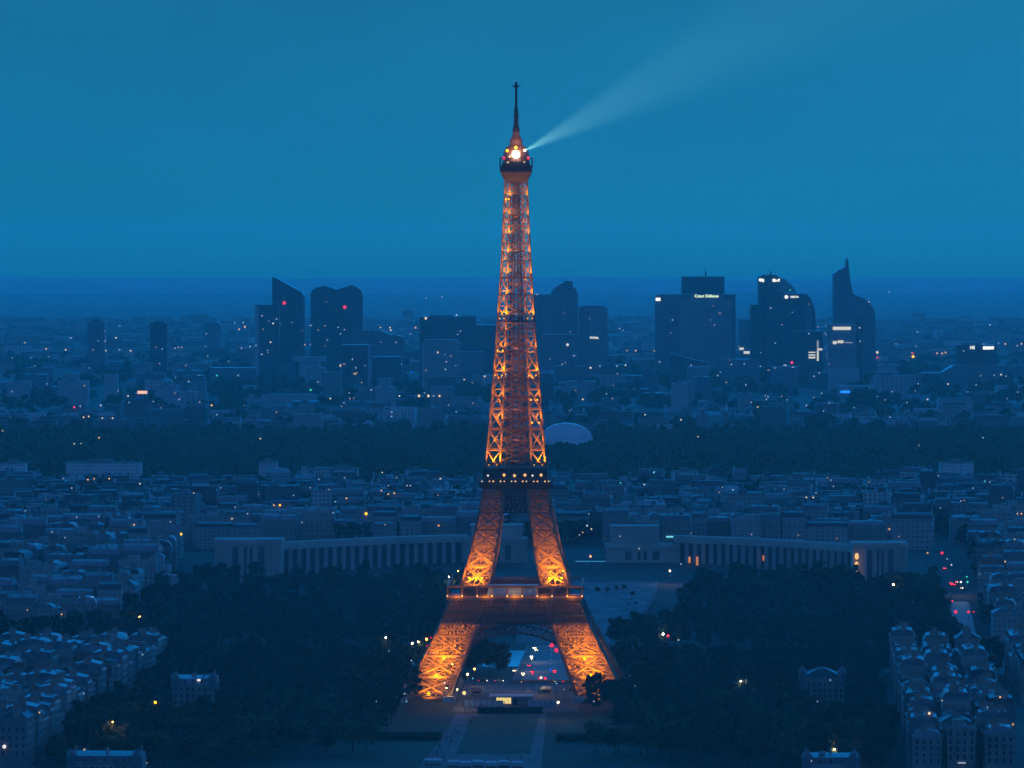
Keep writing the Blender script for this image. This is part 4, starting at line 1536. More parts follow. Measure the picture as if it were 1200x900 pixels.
def crown_arrays(rx, rz, h, clumps, per, size, rg):
    """leaf-sized quads around clump centres spread through an uneven crown; returns vertices (n*4,3)"""
    ang = rg.uniform(0, 2 * np.pi, clumps)
    rad = np.sqrt(rg.uniform(0.0, 1, clumps)) * rx * .78
    zz = rg.uniform(-.8, .85, clumps)
    shrink = np.sqrt(np.clip(1 - (zz * .85) ** 2, .15, 1))
    cen = np.stack([rad * shrink * np.cos(ang), rad * shrink * np.sin(ang), h + zz * rz], 1)
    cr_ = rg.uniform(.22, .42, clumps) * rx
    d = rg.normal(size=(clumps, per, 3))
    d /= np.linalg.norm(d, axis=2, keepdims=True)
    d[..., 2] = np.where(rg.random((clumps, per)) < .7, np.abs(d[..., 2]), d[..., 2])
    pos = cen[:, None, :] + d * cr_[:, None, None] * rg.uniform(.55, 1.08, (clumps, per, 1))
    pos = pos.reshape(-1, 3)
    n = d.reshape(-1, 3) + rg.normal(scale=.5, size=pos.shape)
    n /= np.linalg.norm(n, axis=1, keepdims=True)
    a = np.cross(n, rg.normal(size=n.shape)); a /= np.linalg.norm(a, axis=1, keepdims=True)
    b = np.cross(n, a)
    s = rg.uniform(.6, 1.25, (len(pos), 1)) * size
    return np.stack([pos - a * s - b * s * .7, pos + a * s - b * s * .7, pos + a * s * .8 + b * s * .7, pos - a * s * .8 + b * s * .7], 1).reshape(-1, 3)


def quads_mesh(name, v, m):
    me = bpy.data.meshes.new(name)
    n = len(v) // 4
    me.vertices.add(len(v)); me.vertices.foreach_set("co", v.astype(np.float32).ravel())
    me.loops.add(len(v)); me.loops.foreach_set("vertex_index", np.arange(len(v), dtype=np.int32))
    me.polygons.add(n); me.polygons.foreach_set("loop_start", np.arange(0, len(v), 4, dtype=np.int32))
    me.update(calc_edges=True)
    me.materials.append(m)
    return me


KINDS = []
for i in range(9):
    shape = ("round", "tall", "spreading")[i % 3]
    rx, rz, h = ((5.2, 5.0, 9.2), (3.9, 6.6, 10.6), (6.6, 4.4, 9.0))[i % 3]
    v = crown_arrays(rx * nr.uniform(.9, 1.15), rz * nr.uniform(.9, 1.1), h, int(nr.integers(24, 32)), 30, .62, nr)
    cm = quads_mesh("crown", v, LEAF[i % 3])
    tb = MB()
    tb.ring([(.42, -1.5), (.34, 1.0), (.27, 4.2), (.16, h - .5), (.05, h + rz * .6)], 7)
    for k in range(5):
        a = k * 2.4 + i
        z0 = h * .45 + k * .55
        tb.bar((0, 0, z0), (math.cos(a) * rx * .55, math.sin(a) * rx * .55, z0 + 2.6), .2)
    KINDS.append((shape, cm, tb.mesh("trunk", BARK)))

spots = []
tr = random.Random(9)


def grow(u0, u1, v0, v1, step, ok=None):
    v = v0
    while v < v1:
        u = u0 + tr.uniform(0, step)
        while u < u1:
            uu, vv = u + tr.uniform(-.3, .3) * step, v + tr.uniform(-.4, .4) * step
            x, y = uv(uu, vv)
            if in_frame(x, y, 8) and y > 2296 and (ok is None or ok(uu, vv)):
                spots.append((uu, vv, x, y))
            u += step
        v += step * 1.25


MANSIONS = [(o.location.x, o.location.y) for o in bpy.data.objects if o.get("group") == "mansions in the park"]


def park_ok(u, v):
    x, y = uv(u, v)
    px, py = 600 + x * F / y, HZ + CZ * F / y
    for mx, my in MANSIONS:
        if abs(x - mx) < 17 and -125 < y - my < 17:
            return False
    if v < -72:                                  # open lawns either side of the axis
        lim = 88 if v < -250 else 62 if v < -120 else 54
        if -125 < v and (u > 42 or u < -60):
            return True
        if abs(u - 4) < 50:
            return False
        if abs(u) < lim and (int(v / 26) % 3 != 0):
            return False
        if u > 0 and abs(u) < 120 and -330 < v < -190 and int(v / 22) % 2:
            return False
    elif v < 100:                                # the tower's feet and the esplanade stay open
        if abs(u) < 64 and -66 < v < 75:
            return False
        if abs(u) < 40:
            return False
    elif -13 < u < 42:
        return False
    return True


grow(-192, 192, -385, 150, 11.5, park_ok)
grow(-300, -192, 112, 166, 12)
grow(192, 300, 124, 166, 12)
grow(-330, -30, 286, 345, 12, lambda u, v: not (-40 < u))
grow(38, 240, 286, 345, 12)
grow(-262, -62, 345, 610, 13.5)
grow(-62, -32, 345, 470, 12)
grow(-330, -30, 120, 160, 30)
grow(72, 240, 345, 625, 13.5, lambda u, v: u > 72 + (v - 345) * .04)
grow(263, 268, 345, 900, 15)
for u in (-34, -26):                     # a few trees on the quay by the bridge
    for v in (120, 134, 147):
        x, y = uv(u - 6, v); spots.append((u - 6, v, x, y))
grow(-175, -150, 815, 830, 10)
grow(-140, 40, 905, 960, 14)
spots.sort(key=lambda s: s[3])
print("TREES", len(spots))


def tree_words(u, v):
    if v < -50:
        z = "beside the park lawns, " + ("left" if u < 0 else "right") + " of the tower" if abs(u) < 110 else ("in the dark park wood before the left quarter" if u < 0 else "in the dark park wood before the right quarter")
    elif v < 170:
        z = ("on the near river bank, left of the tower" if u < 0 else "on the near river bank, right of the tower")
    else:
        z = ("in the gardens below the left palace wing" if u < 0 else "in the gardens below the right palace wing")
    return z


rest = []
first = {}
near_set = spots[:]
# the largest in the picture stay single trees
singles = [s for s in spots if s[3] < 4000][:300]
single_ids = set(id(s) for s in singles)
for s in spots:
    u, v, x, y = s
    shape, cm, tm = KINDS[tr.randrange(9)]
    k, rz_, sc = tr.uniform(.68, 1.35), tr.uniform(0, 6.28), tr.uniform(.75, 1.35)
    if id(s) in single_ids:
        z = tree_words(u, v)
        t = empty("park_tree", (x, y, ground_z(y)), rz_, f"dark {shape} leafy tree {z}", "tree", f"{shape} trees {z}")
        t.scale = (sc, sc, k)
        link("trunk", tm, t)
        link("crown", cm, t)
    else:
        rest.append((x, y, ground_z(y), rz_, sc, k))
V = []
rg = np.random.default_rng(12)
lib = [crown_arrays(5.4, 5.4, 9.4, 22, 17, .82, rg) for _ in range(6)]
for x, y, z, a, sc, k in rest:
    v = lib[int(rg.integers(6))] * np.array([sc, sc, k])
    c, s_ = math.cos(a), math.sin(a)
    V.append(np.stack([v[:, 0] * c - v[:, 1] * s_ + x, v[:, 0] * s_ + v[:, 1] * c + y, v[:, 2] + z], 1))
if V:
    o = link("park_woodland", quads_mesh("park_woodland", np.concatenate(V), LEAF[1]))
    tag(o, "dark mass of garden trees across the river below the palace", "woodland", None, "stuff")

# the great wood between the city and the office towers
V = []
rg = np.random.default_rng(13)
lib = [crown_arrays(7.5, 5.0, 7.5, 10, 12, 1.9, rg) for _ in range(6)]
for y in np.arange(4300, 5600, 19):
    xs_ = np.arange(-0.102 * y, 0.102 * y, 11.5)
    for x in xs_:
        if abs(x - sail.location.x) < 31 and 5120 < y < 5375:
            continue
        if rg.random() < .07:
            continue
        k = rg.uniform(.75, 1.35)
        v = lib[int(rg.integers(6))]
        a = rg.uniform(0, 6.28)
        c, s_ = math.cos(a), math.sin(a)
        jx, jy = rg.uniform(-6, 6), rg.uniform(-9, 9)
        V.append(np.stack([v[:, 0] * c - v[:, 1] * s_ + x + jx, v[:, 0] * s_ + v[:, 1] * c + y + jy, v[:, 2] * k + ground_z(y)], 1))
o = link("dark_wood", quads_mesh("dark_wood", np.concatenate(V), LEAF[2]))
tag(o, "broad dark wood stretching behind the city to the office towers", "woodland", None, "stuff")
# scattered trees among the roofs and suburbs
V = []
for _ in range(950):
    y = rg.uniform(3720, 4330) if rg.random() < .45 else rg.uniform(5700, 9500)
    x = rg.uniform(-.1, .1) * y
    n_ = int(rg.integers(1, 5))
    for q in range(n_):
        v = lib[int(rg.integers(6))] * rg.uniform(.9, 1.5)
        V.append(v + np.array([x + q * 11 + rg.uniform(-3, 3), y + rg.uniform(-6, 6), ground_z(y)]))
o = link("city_trees", quads_mesh("city_trees", np.concatenate(V), LEAF[0]))
tag(o, "dark clumps of street trees among the far rooftops", "trees", None, "stuff")
# clipped hedges by the lawns
HEDGE = leaf_mat("hedge_leaves", (0.022, 0.036, 0.016), (0.05, 0.075, 0.03))
for (xa, xb, py, lab) in ((436, 516, 866, "long dark clipped hedge left of the central lawn"), (652, 760, 868, "long dark clipped hedge right of the central lawn"),
                          (560, 636, 836, "dark clipped hedge across the far end of the central lawn")):
    A, B = on_ground(xa, py), on_ground(xb, py)
    L_ = B[0] - A[0]
    dpt = 9 if py > 850 else 4
    n_ = int(L_ * dpt * 3.0)
    P = np.stack([rg.uniform(0, L_, n_), rg.uniform(-dpt / 2, dpt / 2, n_), np.full(n_, 2.6) + rg.normal(scale=.18, size=n_)], 1)
    fr = np.stack([rg.uniform(0, L_, n_), np.full(n_, -dpt / 2) + rg.normal(scale=.15, size=n_), rg.uniform(0, 2.6, n_)], 1)
    pos = np.concatenate([P, fr])
    a = rg.normal(size=pos.shape); a /= np.linalg.norm(a, axis=1, keepdims=True)
    b = np.cross(a, rg.normal(size=pos.shape)); b /= np.linalg.norm(b, axis=1, keepdims=True)
    s_ = .42
    v = np.stack([pos - a * s_ - b * s_, pos + a * s_ - b * s_, pos + a * s_ + b * s_, pos - a * s_ + b * s_], 1).reshape(-1, 3)
    h_ = empty("hedge", (A[0], A[1], 0), 0, lab, "hedge")
    link("foliage", quads_mesh("foliage", v, HEDGE), h_)
    mb = MB(); mb.box(.2, -dpt / 2 + .3, -.2, L_ - .2, dpt / 2 - .3, 2.3); mb.build("branches", BARK, h_)

# ------------------------------------------------------------------ things around the tower's feet
# low glazed reception building with a lit window and flat roof
X, Y, Z = on_ground(596, 826)
kiosk = empty("reception_pavilion", (X, Y, Z), -AX, "low flat-roofed pavilion with a yellow lit window between the tower's feet", "pavilion")
mb = MB(); mb.box(-8, 0, -.5, 11.5, 9, 4.2); mb.build("wall", PLAIN["grey"], kiosk)
mb = MB(); mb.box(-10, -2, 4.21, 12.5, 10, 4.8); mb.build("roof", mat("pavilion_pale_roof", (0.45, 0.52, 0.56), 0.6, 0.1), kiosk)
mb = MB(); mb.box(-6.4, -.14, .6, 1.4, -.01, 3.7); wn_ = mb.build("window", glow("lit_hall", (1.0, 0.72, 0.22), 0.95), kiosk)
for i in range(6):
    mb = MB(); mb.box(-6.4 + 1.56 * i - .09, -.3, .5, -6.4 + 1.56 * i + .09, -.15, 3.8); mb.build("mullion", IRON_DARK, wn_)
mb = MB(); mb.box(2.2, -.14, 0, 4.6, -.01, 3.0); mb.build("door", PANE, kiosk)
for k, (pa, pb, lab) in enumerate((((543, 828), (590, 828), "pale glass security wall left of the lit pavilion"), ((618, 828), (652, 828), "pale glass security wall right of the lit pavilion"))):
    A, B = on_ground(*pa), on_ground(*pb)
    L_ = B[0] - A[0]
    fw = empty("glass_wall", A, -AX, lab, "wall")
    mb = MB(); mb.box(0, -.06, .1, L_, .06, 3.2); mb.build("panel", mat("security_glass", (0.3, 0.34, 0.38), 0.3, 0.15, 0.2), fw)
    for i in range(int(L_ / 3) + 1):
        mb = MB(); mb.box(i * 3 - .12, -.14, -.2, i * 3 + .12, .14, 3.4); mb.build("post", IRON_DARK, fw)
# ticket cabins
for px, py, lab in ((559, 815, "small pale ticket cabin left of the pavilion roof"), (640, 814, "small pale ticket cabin right of the pavilion roof"), (671, 812, "small dark-roofed kiosk near the tower's right foot")):
    x, y, z = on_ground(px, py)
    kb = empty("ticket_cabin", (x, y, z), -AX, lab, "cabin")
    mb = MB(); mb.box(-3, 0, -.2, 3, 3, 2.8); mb.build("wall", PLAIN["pale"], kb)
    mb = MB(); mb.frustum(-3.5, -.6, 3.5, 3.6, 2.81, -2.6, .6, 2.6, 2.4, 4.2); mb.build("roof", ZINC[0][1], kb)
    mb = MB(); mb.box(-1.8, -.1, 1.0, 1.8, -.01, 2.3); mb.build("counter_window", PANE, kb)
# white canopies at the near end of the lawn
CANVAS = mat("white_canvas", (0.6, 0.66, 0.7), 0.8, 0.1, 0.3)
ci = 0
for px, py, w, lab in ((507, 897, 8.0, "white canopy with a bright roof edge at the near end of the left path"), (531, 899, 5.5, "small white market canopy, first from the left path"),
                       (545, 900, 5.5, "small white market canopy, second from the left path"), (560, 899, 5.5, "small white market canopy, third from the left path"), (575, 900, 5.5, "small white market canopy, fourth from the left path"),
                       (590, 899, 5.5, "small white market canopy, second from the right end"), (606, 900, 5.5, "small white market canopy, last on the right")):
    x, y, z = on_ground(px, py)
    cn = empty("market_canopy", (x, y, 0), -AX, lab, "canopy", "canopies at the near end of the lawn")
    mb = MB(); mb.frustum(-w / 2, -1.6, w / 2, 1.6, 2.5, -w / 2 + .6, -.2, w / 2 - .6, .2, 3.3); mb.build("canvas", CANVAS, cn)
    for a in (-1, 1):
        for b in (-1, 1):
            mb = MB(); mb.box(a * (w / 2 - .2) - .06, b * 1.5 - .06, -.2, a * (w / 2 - .2) + .06, b * 1.5 + .06, 2.49); mb.build("leg", FRAME, cn)
    mb = MB(); mb.box(-w / 2 + .3, -1.2, .0, w / 2 - .3, -.6, .95); mb.build("counter", PLAIN["brick"], cn)
# carousel-like round pavilion near the left of the bridge
x, y, z = on_ground(519, 760)
car = empty("carousel", (x, y, z), 0, "round striped-roof carousel with warm lights left of the tower's arch", "carousel")
mb = MB(); mb.ring([(6, 0), (6, .6)], 16); mb.build("deck", FRAME, car)
mb = MB(); mb.ring([(7, 4.6), (6.6, 5.2), (1.2, 9.0), (.3, 10.6)], 16); mb.build("roof", CANVAS, car)
mb = MB(); mb.ring([(1.2, .6), (1.2, 8.6)], 10); mb.build("centre_column", G_DIM, car)
for i in range(8):
    a = i * math.pi / 4
    mb = MB(); mb.bar((5.4 * math.cos(a), 5.4 * math.sin(a), .6), (5.4 * math.cos(a), 5.4 * math.sin(a), 4.7), .22); mb.build("pole", FRAME, car)
    bulb(6.6 * math.cos(a), 6.6 * math.sin(a), 4.4, .35, G_WARM, car, "lamp")

# long low shelter with a pale lit edge below the palace
x, y, z = on_ground(692, 663)
sh = empty("shelter", (x, y, z), 0, "long low shelter with a pale cyan roof edge right of the tower", "shelter")
mb = MB(); mb.box(-10, 0, 2.8, 10, 4, 3.1); mb.build("roof", CANVAS, sh)
mb = MB(); mb.box(-10, -.12, 2.75, 10, -.01, 3.15); mb.build("edge_light", glow("cyan_edge_light", (0.15, 0.7, 0.8), 0.35), sh)
for i in range(5):
    mb = MB(); mb.box(-9.5 + i * 4.7 - .1, .2, -.3, -9.5 + i * 4.7 + .1, .4, 2.79); mb.build("post", IRON_DARK, sh)
# round clipped shrubs and box hedges along the plaza's edge
for i, (px, py) in enumerate([(729, 744), (731, 737), (733, 730), (735, 722), (737, 714), (739, 706), (741, 699), (726, 726), (724, 733), (745, 712), (743, 719), (712, 694), (722, 692), (732, 690), (700, 694)]):
    x, y, z = on_ground(px, py)
    v = crown_arrays(1.9, 1.5, 1.5, 9, 16, .42, nr)
    sb = empty("shrub", (x, y, z), 0, "small dark clipped shrub on the pale plaza below the palace", "shrub", "shrubs on the plaza")
    link("foliage", quads_mesh("foliage", v, HEDGE), sb)
    mb = MB(); mb.ring([(.12, -.3), (.08, 1.4)], 6); mb.build("stem", BARK, sb)

# ------------------------------------------------------------------ cars
CARP = {"white": mat("white_car_paint", (0.7, 0.7, 0.7), 0.35, 0.05), "black": mat("black_car_paint", (0.02, 0.02, 0.022), 0.3, 0.05),
        "silver": mat("silver_car_paint", (0.4, 0.41, 0.42), 0.3, 0.05), "blue": mat("blue_car_paint", (0.05, 0.09, 0.2), 0.3, 0.05)}
TYRE = mat("tyre_rubber", (0.02, 0.02, 0.02), 0.9)
G_HEAD = glow("headlight", (1.0, 0.9, 0.62), 9.0)
G_TAIL = glow("taillight", (1.0, 0.015, 0.05), 10.0)


def make_car(paint, lights):
    c = empty("car", (0, 0, 0))
    mb = MB()
    mb.quad_strip([(-.86, y, z) for y, z in ((-2.15, .35), (2.15, .35), (2.15, .75), (1.9, .88), (-1.0, .95), (-2.1, .8))][::-1],
                  [(.86, y, z) for y, z in ((-2.15, .35), (2.15, .35), (2.15, .75), (1.9, .88), (-1.0, .95), (-2.1, .8))][::-1])
    mb.build("body", CARP[paint], c)
    mb = MB(); mb.frustum(-.78, -1.15, .78, 1.75, .93, -.62, -.35, .62, 1.25, 1.45); mb.build("cabin", PANE, c)
    mb = MB(); mb.box(-.6, -.33, 1.452, .6, 1.23, 1.5); mb.build("roof", CARP[paint], c)
    for sx in (-1, 1):
        for sy in (-1.3, 1.35):
            mb = MB()
            mb.quad_strip([(-.1, .33 * math.cos(a * .524), .33 * math.sin(a * .524)) for a in range(12)], [(.1, .33 * math.cos(a * .524), .33 * math.sin(a * .524)) for a in range(12)])
            mb.build("wheel", TYRE, c, (sx * .8, sy, .33))
        mb = MB(); mb.box(-.2, -.05, -.14, .2, .05, .14); mb.build("headlight", G_HEAD, c, (sx * .6, -2.19, .66))
        mb = MB(); mb.box(-.2, -.05, -.16, .2, .05, .16); mb.build("taillight", G_TAIL, c, (sx * .6, 2.19, .7))
    return c


CARS = {k: make_car(k, 0) for k in CARP}
used_car = set()


def car_at(px, py, paint, facing, label, lift=1.5, group=None):
    x, y, z = on_ground(px, py, lift)
    c = CARS[paint] if paint not in used_car else copy_tree(CARS[paint])
    used_car.add(paint)
    c.location = (x, y, z + lift)
    c.rotation_euler = (0, 0, -AX + {"to": 0, "away": math.pi, "left": -math.pi / 2, "right": math.pi / 2}[facing])
    tag(c, label, "car", group)


G1 = "cars on the bridge and quay under the arch"
for px, py, pt, fc, lb in ((626, 760, "silver", "to", "silver car with headlights on, farthest oncoming on the bridge"), (629, 763, "black", "to", "black oncoming car just behind the farthest headlights on the bridge"),
                           (623, 770, "white", "to", "white oncoming car with headlights, midway along the bridge"), (613, 790, "silver", "to", "silver oncoming car with headlights at the bridge's near end"),
                           (620, 781, "blue", "away", "blue car with tail lights midway along the bridge"), (624, 788, "black", "away", "black car braking at the bridge's near end"),
                           (631, 796, "white", "away", "white car with tail lights on the quay road under the arch"), (639, 796, "black", "away", "black car with tail lights beside a white one on the quay road"),
                           (650, 787, "silver", "away", "silver car with tail lights at the right kerb of the bridge"), (646, 758, "blue", "away", "blue car with tail lights at the bridge's far right end"),
                           (652, 764, "black", "away", "black car with tail lights at the bridge's right kerb"), (603, 787, "white", "to", "white car turning by the bridge's left kerb"),
                           (655, 800, "silver", "left", "silver car parked side-on on the quay road"), (585, 799, "white", "right", "white car crossing the quay road left of the bridge"), (566, 799, "black", "right", "black car crossing the quay road near the left foot")):
    car_at(px, py, pt, fc, lb, 1.45 if py < 796 else .11, G1)
G2 = "cars on the avenue at the right"
for px, py, pt, fc, lb in ((1104, 649, "black", "away", "black car with tail lights, farthest up the right avenue"), (1107, 667, "white", "away", "white car with tail lights high up the right avenue"),
                           (1114, 684, "silver", "away", "silver car with tail lights in the avenue's middle queue"), (1118, 686, "black", "away", "black car with tail lights in the avenue's middle queue"), (1121, 683, "blue", "away", "blue car with tail lights in the avenue's middle queue"),
                           (1115, 705, "white", "away", "white car with tail lights alone on the avenue"), (1120, 717, "black", "away", "black car with tail lights, nearest on the avenue's left"),
                           (1123, 720, "silver", "away", "silver car with tail lights, nearest in the avenue's centre"), (1135, 717, "blue", "away", "blue car with tail lights, nearest on the avenue's right"), (1127, 690, "white", "to", "white oncoming car with headlights on the avenue"),
                           (505, 748, "black", "away", "black car with tail lights on the quay left of the tower"), (500, 758, "silver", "away", "silver car with tail lights below it on the quay left of the tower"),
                           (783, 746, "blue", "away", "blue car with tail lights on the quay right of the tower"), (777, 744, "white", "to", "white car with headlights on the quay right of the tower")):
    car_at(px, py, pt, fc, lb, .12, G2 if px > 1000 else "cars on the quays")

# ------------------------------------------------------------------ people on the paths
SKIN = mat("skin", (0.35, 0.2, 0.14), 0.6, 0.1)
HAIR = mat("dark_hair", (0.03, 0.02, 0.015), 0.7, 0.1)
CLOTH = {k: mat(k + "_clothes", c, 0.9, 0.15, 2.0) for k, c in (("dark", (0.03, 0.03, 0.04)), ("pale", (0.5, 0.48, 0.45)), ("red", (0.35, 0.04, 0.04)), ("blue", (0.06, 0.1, 0.25)))}


def body_mesh(name, pts, edges, radii, m):
    me = bpy.data.meshes.new(name)
    me.from_pydata(pts, edges, [])
    o = bpy.data.objects.new(name, me)
    COL.objects.link(o)
    sk = o.modifiers.new("skin", 'SKIN')
    for i, r_ in enumerate(radii):
        me.skin_vertices[0].data[i].radius = (r_, r_ * .85)
    me.skin_vertices[0].data[0].use_root = True
    o.modifiers.new("sub", 'SUBSURF').levels = 1
    bpy.context.view_layer.update()
    out = bpy.data.meshes.new_from_object(o.evaluated_get(bpy.context.evaluated_depsgraph_get()))
    bpy.data.objects.remove(o)
    out.materials.clear(); out.materials.append(m)
    out.name = name
    return out


def person_meshes(step, arm, cloth):
    P = [(0, 0, .95), (0, 0, 1.18), (0, -.01, 1.42), (0, -.02, 1.53), (0, -.03, 1.66),
         (.1, 0, .9), (.11, -step * .5, .5), (.11, -step * .3 + .02, .08), (.11, -step * .3 - .14, .04),
         (-.1, 0, .9), (-.11, step * .35, .5), (-.11, step * .75, .08), (-.11, step * .75 - .14, .04),
         (.2, 0, 1.4), (.25, arm * .4, 1.13), (.26, arm * .2 - .1, .9), (-.2, 0, 1.4), (-.25, -arm * .4, 1.13), (-.26, -arm * .6 - .06, .9)]
    E = [(0, 1), (1, 2), (2, 3), (3, 4), (0, 5), (5, 6), (6, 7), (7, 8), (0, 9), (9, 10), (10, 11), (11, 12), (2, 13), (13, 14), (14, 15), (2, 16), (16, 17), (17, 18)]
    R = [.16, .15, .16, .06, .1, .1, .07, .05, .045, .1, .07, .05, .045, .065, .05, .04, .065, .05, .04]
    return body_mesh("person", P, E, R, cloth)


hm_ = MB()
hm_.ring([(.04, 1.56), (.085, 1.6), (.095, 1.68), (.07, 1.76), (.02, 1.79)], 9, 0, -.03)
HEAD = hm_.mesh("face", SKIN)
hh = MB()
hh.ring([(.1, 1.66), (.108, 1.72), (.08, 1.79), (.02, 1.815)], 9, 0, -.01)
HAIRM = hh.mesh("hair", HAIR)
PEOPLE = [(c, person_meshes(s_, a_, CLOTH[c])) for c, s_, a_ in (("dark", .3, .2), ("pale", .25, .3), ("red", .05, .05), ("blue", .35, .2))]
pr_ = random.Random(3)
n_p = {}
for i in range(64):
    if i < 46:
        t = pr_.random()
        px, py = 500 + 44 * (1 - t) ** .9 + pr_.uniform(-7, 9) - 4, 846 + 50 * t
        px = 546 - 40 * t + pr_.uniform(-9, 9)
        where, grp = "on the paved path left of the central lawn", "left path"
    elif i < 56:
        px, py = pr_.uniform(556, 640), pr_.uniform(826, 832)
        where, grp = "on the esplanade before the lit pavilion", "esplanade"
    else:
        px, py = pr_.uniform(520, 620), pr_.uniform(889, 893)
        where, grp = "at the near end of the central lawn", "lawn end"
    c, me = PEOPLE[pr_.randrange(4)]
    x, y, z = on_ground(px, py)
    o = link("person", me, None, (x, y, z + .1))
    o.rotation_euler = (0, 0, pr_.choice((0, math.pi)) + pr_.uniform(-.6, .6))
    link("face", HEAD, o); link("hair", HAIRM, o)
    tag(o, f"person in {c} clothes {'walking' if c != 'red' else 'standing'} {where}", "person", f"people in {c} clothes, {grp}")

# ------------------------------------------------------------------ lamps, lit windows and signals, each on what stands there
bpy.context.view_layer.update()
dg = bpy.context.evaluated_depsgraph_get()
POLE = mat("lamp_post_paint", (0.04, 0.045, 0.045), 0.6)
_lm = {}


def lamp_mesh(r, m, flat=1.0):
    key = (round(r, 2), m.name)
    if key not in _lm:
        b = MB()
        b.ring([(r * .3, -r), (r * .85, -r * .55), (r, 0), (r * .85, r * .55), (r * .3, r)], 8)
        _lm[key] = b.mesh("lamp", m)
    return _lm[key]


def root_of(o):
    while o.parent:
        o = o.parent
    return o


SHADE = {"W": (G_WHITE, "white"), "Y": (G_WARM, "warm"), "A": (G_AMBER, "amber"), "S": (G_SODIUM, "orange"), "R": (G_RED, "red"), "G": (G_GREEN, "green"), "B": (G_BLUE, "blue"), "C": (glow("cyan_lamp", (0.25, 0.9, 1.0), 0.8), "cyan"),
         "w": (glow("faint_white_lamp", (0.8, 0.9, 1.0), 0.42), "faint white"), "a": (glow("faint_amber_lamp", (1.0, 0.6, 0.3), 0.4), "faint amber")}


def zone(px, Y):
    side = "left" if px < 600 else "right"
    if Y < 2750: return f"in the park quarter, {side} of the tower"
    if Y < 3150: return f"along the river banks, {side} of the tower"
    if Y < 3600: return f"by the palace gardens, {side} of the tower"
    if Y < 5000: return f"among the city roofs, {side} of the tower"
    if Y < 8600: return f"near the office towers, {side} of the tower"
    return f"on the far plain, {side} of the tower"


def light(px, py, code, w=1.8, h=1.8):
    """w, h: size in photo pixels"""
    m, word = SHADE[code]
    d = Vector(((px - 600) / F, 1.0, -(py - HZ) / F))
    hit, loc, nrm, idx, ob, _ = scene.ray_cast(dg, Vector((0, 0, CZ)), d.normalized(), distance=30000)
    if not hit:
        return
    root = root_of(ob)
    kind = root.get("kind")
    Y = loc.y
    s = Y / F
    if kind is None and root.get("category") in ("building", "tower", "palace", "pavilion") and root.name.split(".")[0] not in ("lattice_tower",):
        p = loc - d * (1.2 / max(.2, 1)) * 0.8
        p = Vector((loc.x, loc.y, loc.z)) - d.normalized() * 1.0
        if abs(w - h) < .9:
            o = link("lit_window" if code not in "RGB" else "signal_lamp", lamp_mesh(min(w, h) * s / 2, m), root)
        else:
            mb = MB(); mb.box(-w * s / 2, -.12, -h * s / 2, w * s / 2, .12, h * s / 2)
            o = mb.build("lit_window" if code not in "RGB" else "signal_lamp", m, root)
        o.matrix_parent_inverse = root.matrix_world.inverted()
        o.location = p
        return
    # otherwise a lamp post; on open ground it moves nearer so that its head stands above the ground
    hgt = 9.0
    if kind == "structure":
        Y = loc.y
        for _ in range(20):
            Y = .5 * Y + .5 * (CZ - ground_z(Y) - hgt) * F / max(py - HZ, 20)
        if Y < loc.y and loc.y - Y < 2500:
            P = Vector((0, 0, CZ)) + d * Y
        else:
            P = loc - d * 4
    else:
        P = loc - d * 3.5
        Y = P.y
    s = P.y / F
    r_ = max(.3, min(w, h) * s / 2)
    g0 = ground_z(P.y)
    z = zone(px, P.y)
    name, cat = ("traffic_light", "traffic light") if code in "RG" else ("street_lamp", "street lamp")
    lp = empty(name, (P.x, P.y, g0), 0, f"{'lit' if code in 'RG' else 'small'} {word} {cat} {z}", cat, f"{word} {cat}s {z}")
    post = MB()
    H_ = max(.5, P.z - g0)
    post.ring([(.12 + r_ * .05, -.3), (.08 + r_ * .03, H_ - r_ * .9)], 6)
    post.build("post", POLE, lp)
    link("lamp", lamp_mesh(r_, m), lp, (0, 0, H_))
    if P.y < 3350 and code in "AYSW" and H_ > 4:      # the near ones light the ground and leaves about them
        pl = bpy.data.lights.new("lamp_light", 'POINT')
        pl.energy = 1300
        pl.color = {"A": (1, .5, .14), "Y": (1, .72, .4), "S": (1, .4, .05), "W": (1, .9, .75)}[code]
        pl.shadow_soft_size = .4
        link("lamp_light", pl, lp, (0, -r_ - .5, H_))


